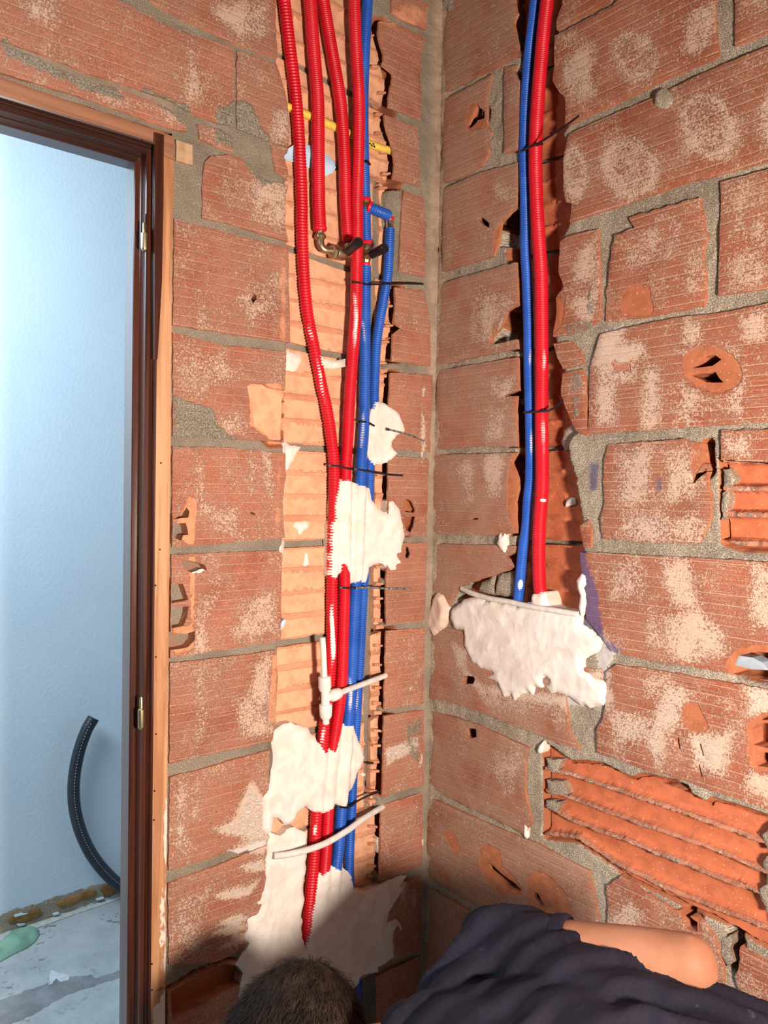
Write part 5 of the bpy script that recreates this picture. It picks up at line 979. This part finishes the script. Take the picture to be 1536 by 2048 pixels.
tie('short black tie on the blue conduit above the small plaster dab', WL, [(714, 844, .004), (718, 843.5, -.008), (727, 843, -.0132), (737, 846, -.006), (743, 849, .0)], [(738, 846, -.007), (744, 849, -.006), (749, 852, -.005)], (737, 846, -.007))
tie('tie tail poking out of the small plaster dab', WL, None, [(774, 858, -.008), (790, 862, -.014), (812, 868, -.013), (830, 874, -.010), (849, 882, -.006)], (776, 859, -.009), True)
tie('black cable tie round both reds just above the large plaster patch', WL, [(656, 932, .01), (657, 931, -.003), (668, 931.5, -.0072), (680, 933, -.009), (692, 936, -.0112), (703, 938, -.008), (709, 939, -.002)], [(708, 938.5, -.011), (722, 940, -.0155), (745, 944, -.012), (775, 949, -.008), (806, 951, -.004)], (709, 938.5, -.009))
tie('plaster-spotted tie below the large plaster patch', WL, [(676, 1176, .006), (678, 1175, -.006), (689, 1175.5, -.0112), (701, 1176.5, -.012), (713, 1176, -.0145), (726, 1176, -.006)], [(712, 1176, -.0152), (735, 1175, -.012), (770, 1177, -.008), (822, 1178, -.004)], None, True)
tie('black tie under the two-lobed plaster patch', WL, [(670, 1611, .004), (672, 1611, -.006), (682, 1614, -.0118), (693, 1615, -.0085), (703, 1612, -.0015), (711, 1606, -.002)], [(700, 1613, -.007), (715, 1602, -.008), (735, 1592, -.004), (762, 1582, .008)], (697, 1614, -.011))
tie('black cable tie on the right-wall pair, its tail slanting up and right', WR, [(1038, 305, .014), (1041, 303, .0), (1049, 300, -.0035), (1060, 294, -.008), (1071, 289, -.0102), (1081, 288, -.006), (1086, 288, .004)], [(1069, 290, -.0115), (1086, 281, -.018), (1112, 264, -.026), (1136, 248, -.030), (1158, 231, -.032)], (1075, 289, -.0115))
tie('black cable tie on the right-wall pair with a short curling tail', WR, [(1046, 824, .014), (1050, 824.5, .0), (1060, 824.5, -.0035), (1070, 824, -.0065), (1083, 822.5, -.0102), (1095, 822, -.005), (1099, 822, .002)], [(1084, 822.5, -.0115), (1099, 820, -.011), (1112, 814, -.004), (1121, 806, .002), (1126, 799, .004)], (1088, 822, -.0115))
tie('black tie knot at the top blue conduit', WL, [(722, 325, .001), (730, 323, -.001), (737, 324, .006)], [(734, 321, -.002), (738, 326, -.006), (741, 330, -.004)], (734, 323, -.003))
tie('cut tie end in the chase right of the two-lobed patch', WL, None, [(733, 1527, .016), (740, 1526, .014), (747, 1526, .016)], None)

# ------------------------------------------------------------------ the worker, kneeling and bent forward into the corner
def skin_mat():
    n = NB('skin'); v = n.obj(); a = n.noise(v, 16, 4); b = n.noise(v, 180, 3)
    col = n.mix(n.ss(a, .3, .7), (.30, .125, .068), (.38, .168, .098)); n.bump(b, .0006, .4); m = n.out(col, .62, 0, .22)
    n.b.inputs['Subsurface Weight'].default_value = .08; n.b.inputs['Subsurface Radius'].default_value = (.012, .004, .002); return m
def fabric(name, cA, cB):
    n = NB(name); v = n.obj(); a = n.noise(v, 11, 4); w = n.noise(v, 420, 2); col = n.mix(n.ss(a, .35, .65), cA, cB)
    col = n.mix(n.math('MULTIPLY', n.ss(n.noise(v, 24, 5, .7), .62, .75), .25), col, (.16, .15, .17))
    n.bump(w, .0006, .5); m = n.out(col, .85, 0, .2); return m
M_SKIN = skin_mat(); M_SHIRT = fabric('navy_cotton', (.0085, .0065, .013), (.013, .0105, .020)); M_TROUS = fabric('work_trousers', (.05, .05, .06), (.08, .08, .09))
M_HAIR = simple('brown_hair', (.024, .014, .009), .7, 0.0, .15, var=.5, sc_=40); M_SHOE = simple('work_shoe', (.03, .022, .018), .6)
def U(px, py, dep): return unproj(px, py, dep)
Rt = R3 @ np.array([1, 0, 0.]); Rt[2] = 0; Rt /= np.linalg.norm(Rt); Fw = np.cross([0, 0, 1.], Rt)
def K(lat, dep, z): return np.array([CAM[0], CAM[1], 0]) + Rt * lat + Fw * dep + np.array([0, 0, z])
rsh = K(.195, 1.24, .775); lsh = K(.06, .93, .690); neck0 = K(.075, 1.09, .705); head = K(-.122, 1.19, .628)
chest = K(.25, 1.05, .725); belly = K(.43, .97, .715); hip = K(.62, .88, .655)
elb = U(1376, 1924, 1.13); wr_r = K(.20, 1.33, .60); elb_l = K(-.06, 1.0, .50); wr_l = K(-.02, 1.30, .44)
sdir = (rsh - lsh) / np.linalg.norm(rsh - lsh)
def chain(pts, step=.012):
    """tapered capsule chain as a list of (centre, radius)"""
    o = []
    for (a, ra), (b, rb) in zip(pts[:-1], pts[1:]):
        a = np.array(a, float); b = np.array(b, float); n = max(1, int(np.linalg.norm(b - a) / (step)))
        for i in range(n + 1): t = i / n; o.append((a + (b - a) * t, ra + (rb - ra) * t))
    return o
def ico():
    bm = bmesh.new(); bmesh.ops.create_icosphere(bm, subdivisions=2, radius=1); V = np.array([v.co[:] for v in bm.verts]); Fs = [tuple(v.index for v in f.verts) for f in bm.faces]; bm.free(); return V, Fs
IV, IF = ico()
def remesh(name, balls, voxel, smooth, mat, parent, post=None, flat=()):
    parts = [(IV * (r if np.isscalar(r) else np.array(r)) + c, IF) for c, r in balls] + list(flat)
    V, Fs = join(parts); o = mesh_obj(name, V, Fs, mat, parent)
    m = o.modifiers.new('r', 'REMESH'); m.mode = 'VOXEL'; m.voxel_size = voxel
    s = o.modifiers.new('s', 'SMOOTH'); s.factor = .6; s.iterations = smooth
    bpy.context.view_layer.update(); dg = bpy.context.evaluated_depsgraph_get(); me = bpy.data.meshes.new_from_object(o.evaluated_get(dg)); old = o.data; o.modifiers.clear(); o.data = me; bpy.data.meshes.remove(old)
    n = len(me.vertices); co = np.zeros(n * 3); me.vertices.foreach_get('co', co); co = co.reshape(-1, 3)
    if post is not None:
        no = np.zeros(n * 3, np.float32); me.vertices.foreach_get('normal', no); co = post(co, no.reshape(-1, 3)); me.vertices.foreach_set('co', co.ravel())
    me.polygons.foreach_set('use_smooth', np.ones(len(me.polygons), bool)); me.materials.clear(); me.materials.append(mat); me.update(); return o
person = empty('person', (float(hip[0]), float(hip[1]), 0)); tag(person, 'kneeling worker in a navy T-shirt bent towards the wall corner, seen from behind', 'person')
person.location = (0, 0, 0)
B = []
# torso, neck
B += chain([(neck0, .058), ((neck0 + head) / 2 + [0, 0, -.01], .054), (head, .06)])
B += chain([(rsh, .046), (chest + sdir * .08, .080), (belly + sdir * .06, .072), (hip + sdir * .06, .08)]); B += chain([(lsh, .052), (chest - sdir * .08, .080), (belly - sdir * .06, .072), (hip - sdir * .06, .08)])
B += chain([(neck0, .055), (chest, .082), (belly, .080), (hip, .085)])
# head: skull, jaw, nose, ears, brow; face looks down to the left
fdir = K(-.30, 1.22, .46) - head; fdir /= np.linalg.norm(fdir); cdir = head - neck0; cdir -= fdir * (cdir @ fdir); cdir /= np.linalg.norm(cdir); ear = np.cross(fdir, cdir)
B += chain([(head - fdir * .018 + cdir * .025, .088), (head + fdir * .015 + cdir * .02, .082)]); B += chain([(head + fdir * .05 - cdir * .01, .062), (head + fdir * .068 - cdir * .06, .040)])
B += chain([(head + fdir * .092 + cdir * .02, .010), (head + fdir * .115 - cdir * .012, .014)]); B += chain([(head + fdir * .088 + cdir * .035 + ear * .032, .014), (head + fdir * .088 + cdir * .035 - ear * .032, .014)])
for s in (-1, 1): B += chain([(head + ear * s * .080 + cdir * .02, .012), (head + ear * s * .088 - cdir * .015, .014), (head + ear * s * .080 - cdir * .03, .009)])
B += [(head + fdir * .100 - cdir * .035 + ear * t, .009) for t in (-.018, -.008, .008, .018)]
# arms
B += chain([(rsh, .052), (rsh + (elb - rsh) * .35, .053), (rsh + (elb - rsh) * .75, .047), (elb, .041)]); B += chain([(elb, .037), (elb + (wr_r - elb) * .3, .042), (wr_r, .026)])
B += chain([(lsh, .060), (lsh + (elb_l - lsh) * .4, .050), (elb_l, .038)]); B += chain([(elb_l, .037), (elb_l + (wr_l - elb_l) * .3, .040), (wr_l, .026)])
B += [(elb + (elb - rsh) / np.linalg.norm(elb - rsh) * .008 + [0, 0, -.010], .036)]
def hand(w, d, side):
    d = d / np.linalg.norm(d); n = np.cross(d, [0, 0, 1.]); n /= np.linalg.norm(n); up = np.cross(n, d); o = chain([(w, .026), (w + d * .05, .024)]); o += chain([(w + d * .03 + n * .018, .020), (w + d * .075 + n * .022, .014)]) + chain([(w + d * .03 - n * .018, .020), (w + d * .07 - n * .022, .014)])
    for i, L in enumerate((.066, .078, .074, .058)):
        b = w + d * .085 + n * (.030 - .020 * i); m = b + d * L * .45 - up * .008; e_ = m + d * L * .25 - up * L * .42; o += chain([(w + d * .06 + n * (.026 - .018 * i), .0105), (b, .0098), (m, .0088), (e_, .0078)], .006)
    t0 = w + d * .03 + n * .030 * side; o += chain([(t0, .014), (t0 + d * .03 + n * side * .022 - up * .01, .011), (t0 + d * .058 + n * side * .014 - up * .025, .0088)], .006); return o
B += hand(wr_r, K(.02, 1.52, .52) - wr_r, -1); B += hand(wr_l, K(-.06, 1.5, .42) - wr_l, 1)
# legs: kneeling
kn = []
for s in (1, -1):
    h_ = hip + sdir * .09 * s; k_ = K(.40 + .02 * s, .98 + .17 * s, .075); a_ = K(.71, .76 + .15 * s, .06); f_ = K(.81, .69 + .14 * s, .05)
    B += chain([(h_, .090), (h_ * .5 + k_ * .5, .072), (k_, .055)]); B += chain([(k_, .052), (k_ * .6 + a_ * .4, .055), (a_, .038)]); B += chain([(a_, .036), (f_, .030)]); kn.append((h_, k_, a_, f_))
remesh('body', B, .0075, 4, M_SKIN, person)
# T-shirt with drawn folds
S = []
S += chain([(neck0 + cdir * .02, .067), (neck0, .085), (chest, .115), (belly, .116), (hip, .130)]); S += chain([(rsh, .069), (chest * .5 + belly * .5 + sdir * .10, .098)]); 
for s in (1, -1):
    sh = rsh if s > 0 else lsh
    S += chain([(sh, .073), (chest + sdir * .092 * s, .108), (belly + sdir * .078 * s, .100), (hip + sdir * .08 * s, .120)]); S += chain([(neck0 + sdir * .03 * s, .060), (sh, .066)])
sl_r = rsh + (elb - rsh) * .22; S += chain([(rsh, .073), (rsh + (elb - rsh) * .1, .070), (sl_r, .065)]); S += chain([(lsh, .070), (lsh + (elb_l - lsh) * .45, .060)])
ax = (hip - neck0) / np.linalg.norm(hip - neck0); acr = sdir - ax * (sdir @ ax); acr /= np.linalg.norm(acr)
def folds(co, no):
    q = co - neck0; a = q @ ax; c = q @ acr; w = fbm(a * 5, c * 5, 61); top = np.clip(no[:, 2] * 1.2 + .3, 0, 1)
    Q = K(.34, .82, .7); ra = np.hypot(co[:, 0] - Q[0], co[:, 1] - Q[1]); an = np.arctan2(co[:, 1] - Q[1], co[:, 0] - Q[0]); ww = fbm(an * 2.2, ra * 6, 67)
    t = (ra + .028 * ww + .03 * np.sin(an * 1.5)) * 2 * math.pi / .052; f = np.sin(t + .7 * np.sin(t))
    t2 = (c + a * .2 + .04 * w) * 95 + 2 * w; f2 = np.sin(t2)
    amp = .0085 * (.15 + 1.2 * vnoise(an * 2.5 + 5, ra * 9, 63)); near = np.exp(-((co - sl_r) ** 2).sum(1) / .006)
    amp = amp * (1 - .85 * np.exp(-((co - sl_r) ** 2).sum(1) / .012))
    h = f * amp * top + .0012 * f2 * top + .0012 * np.sin(c * 160 + a * 60 + 4 * w) * near + .0016 * fbm(a * 40, c * 40, 65)
    return co + no * h[:, None]
remesh('t_shirt', S, .0075, 6, M_SHIRT, person, folds)
d = elb - rsh; d /= np.linalg.norm(d)
V, Fs = lathe(sl_r + d * .030, sl_r + d * .062, [(0, .055), (.003, .0575), (.020, .0585), (.023, .0570), (.023, .050)], 40); part('sleeve_hem', (V, Fs), M_SHIRT, person)
T = []
for h_, k_, a_, f_ in kn: T += chain([(h_ + [0, 0, -.03], .100), (h_ * .5 + k_ * .5, .085), (k_, .066)]) + chain([(k_, .064), (k_ * .6 + a_ * .4, .064), (a_ * .95 + k_ * .05, .048)])
T += chain([(hip + sdir * .09, .100), (hip - sdir * .09, .100)])
remesh('trousers', T, .012, 5, M_TROUS, person, lambda co, no: co + no * (.003 * fbm(co[:, 0] * 30, co[:, 2] * 40 + co[:, 1] * 20, 71))[:, None])
for h_, k_, a_, f_ in kn: remesh('shoe', chain([(a_ + [0, 0, .0], .050), (a_ * .4 + f_ * .6, .046), (f_, .040)]), .008, 4, M_SHOE, person)
# hair: cap and strands
cap = remesh('hair', chain([(head - fdir * .026 + cdir * .030, .103), (head + fdir * .002 + cdir * .032, .100)]) + chain([(head - fdir * .03, .097), (head - fdir * .040 - cdir * .050, .082)]), .009, 4, M_HAIR, person, lambda co, no: co + no * (.003 * fbm(co[:, 0] * 60, co[:, 1] * 60 + co[:, 2] * 40, 72))[:, None])
n = len(cap.data.vertices); co = np.zeros(n * 3); cap.data.vertices.foreach_get('co', co); co = co.reshape(-1, 3); no = np.zeros(n * 3, np.float32); cap.data.vertices.foreach_get('normal', no); no = no.reshape(-1, 3)
V = []; Fs = []; r2 = np.random.RandomState(5); crown = head - fdir * .06 + cdir * .07
for i in range(14000):
    j = r2.randint(n); p = co[j]; nn = no[j]
    if (p - head) @ fdir > .055: continue
    t = p - crown; t -= nn * (t @ nn); L = np.linalg.norm(t) + 1e-6; t = t / L
    tw = np.cross(nn, t); g = t * 1.0 + nn * .45 + (r2.rand(3) - .5) * .7; g /= np.linalg.norm(g); ln = .014 + .022 * r2.rand(); w = .0006
    a = p - nn * .002 + (r2.rand(3) - .5) * .008; b = a + g * ln * .5; c = b + (g - nn * .55) * ln * .5; k = len(V)
    V += [a - tw * w, a + tw * w, b - tw * w * .8, b + tw * w * .8, c]; Fs += [(k, k + 1, k + 3, k + 2), (k + 2, k + 3, k + 4)]
o = mesh_obj('hair_strands', V, Fs, M_HAIR, cap); o['kind'] = 'stuff'
bpy.context.view_layer.update()
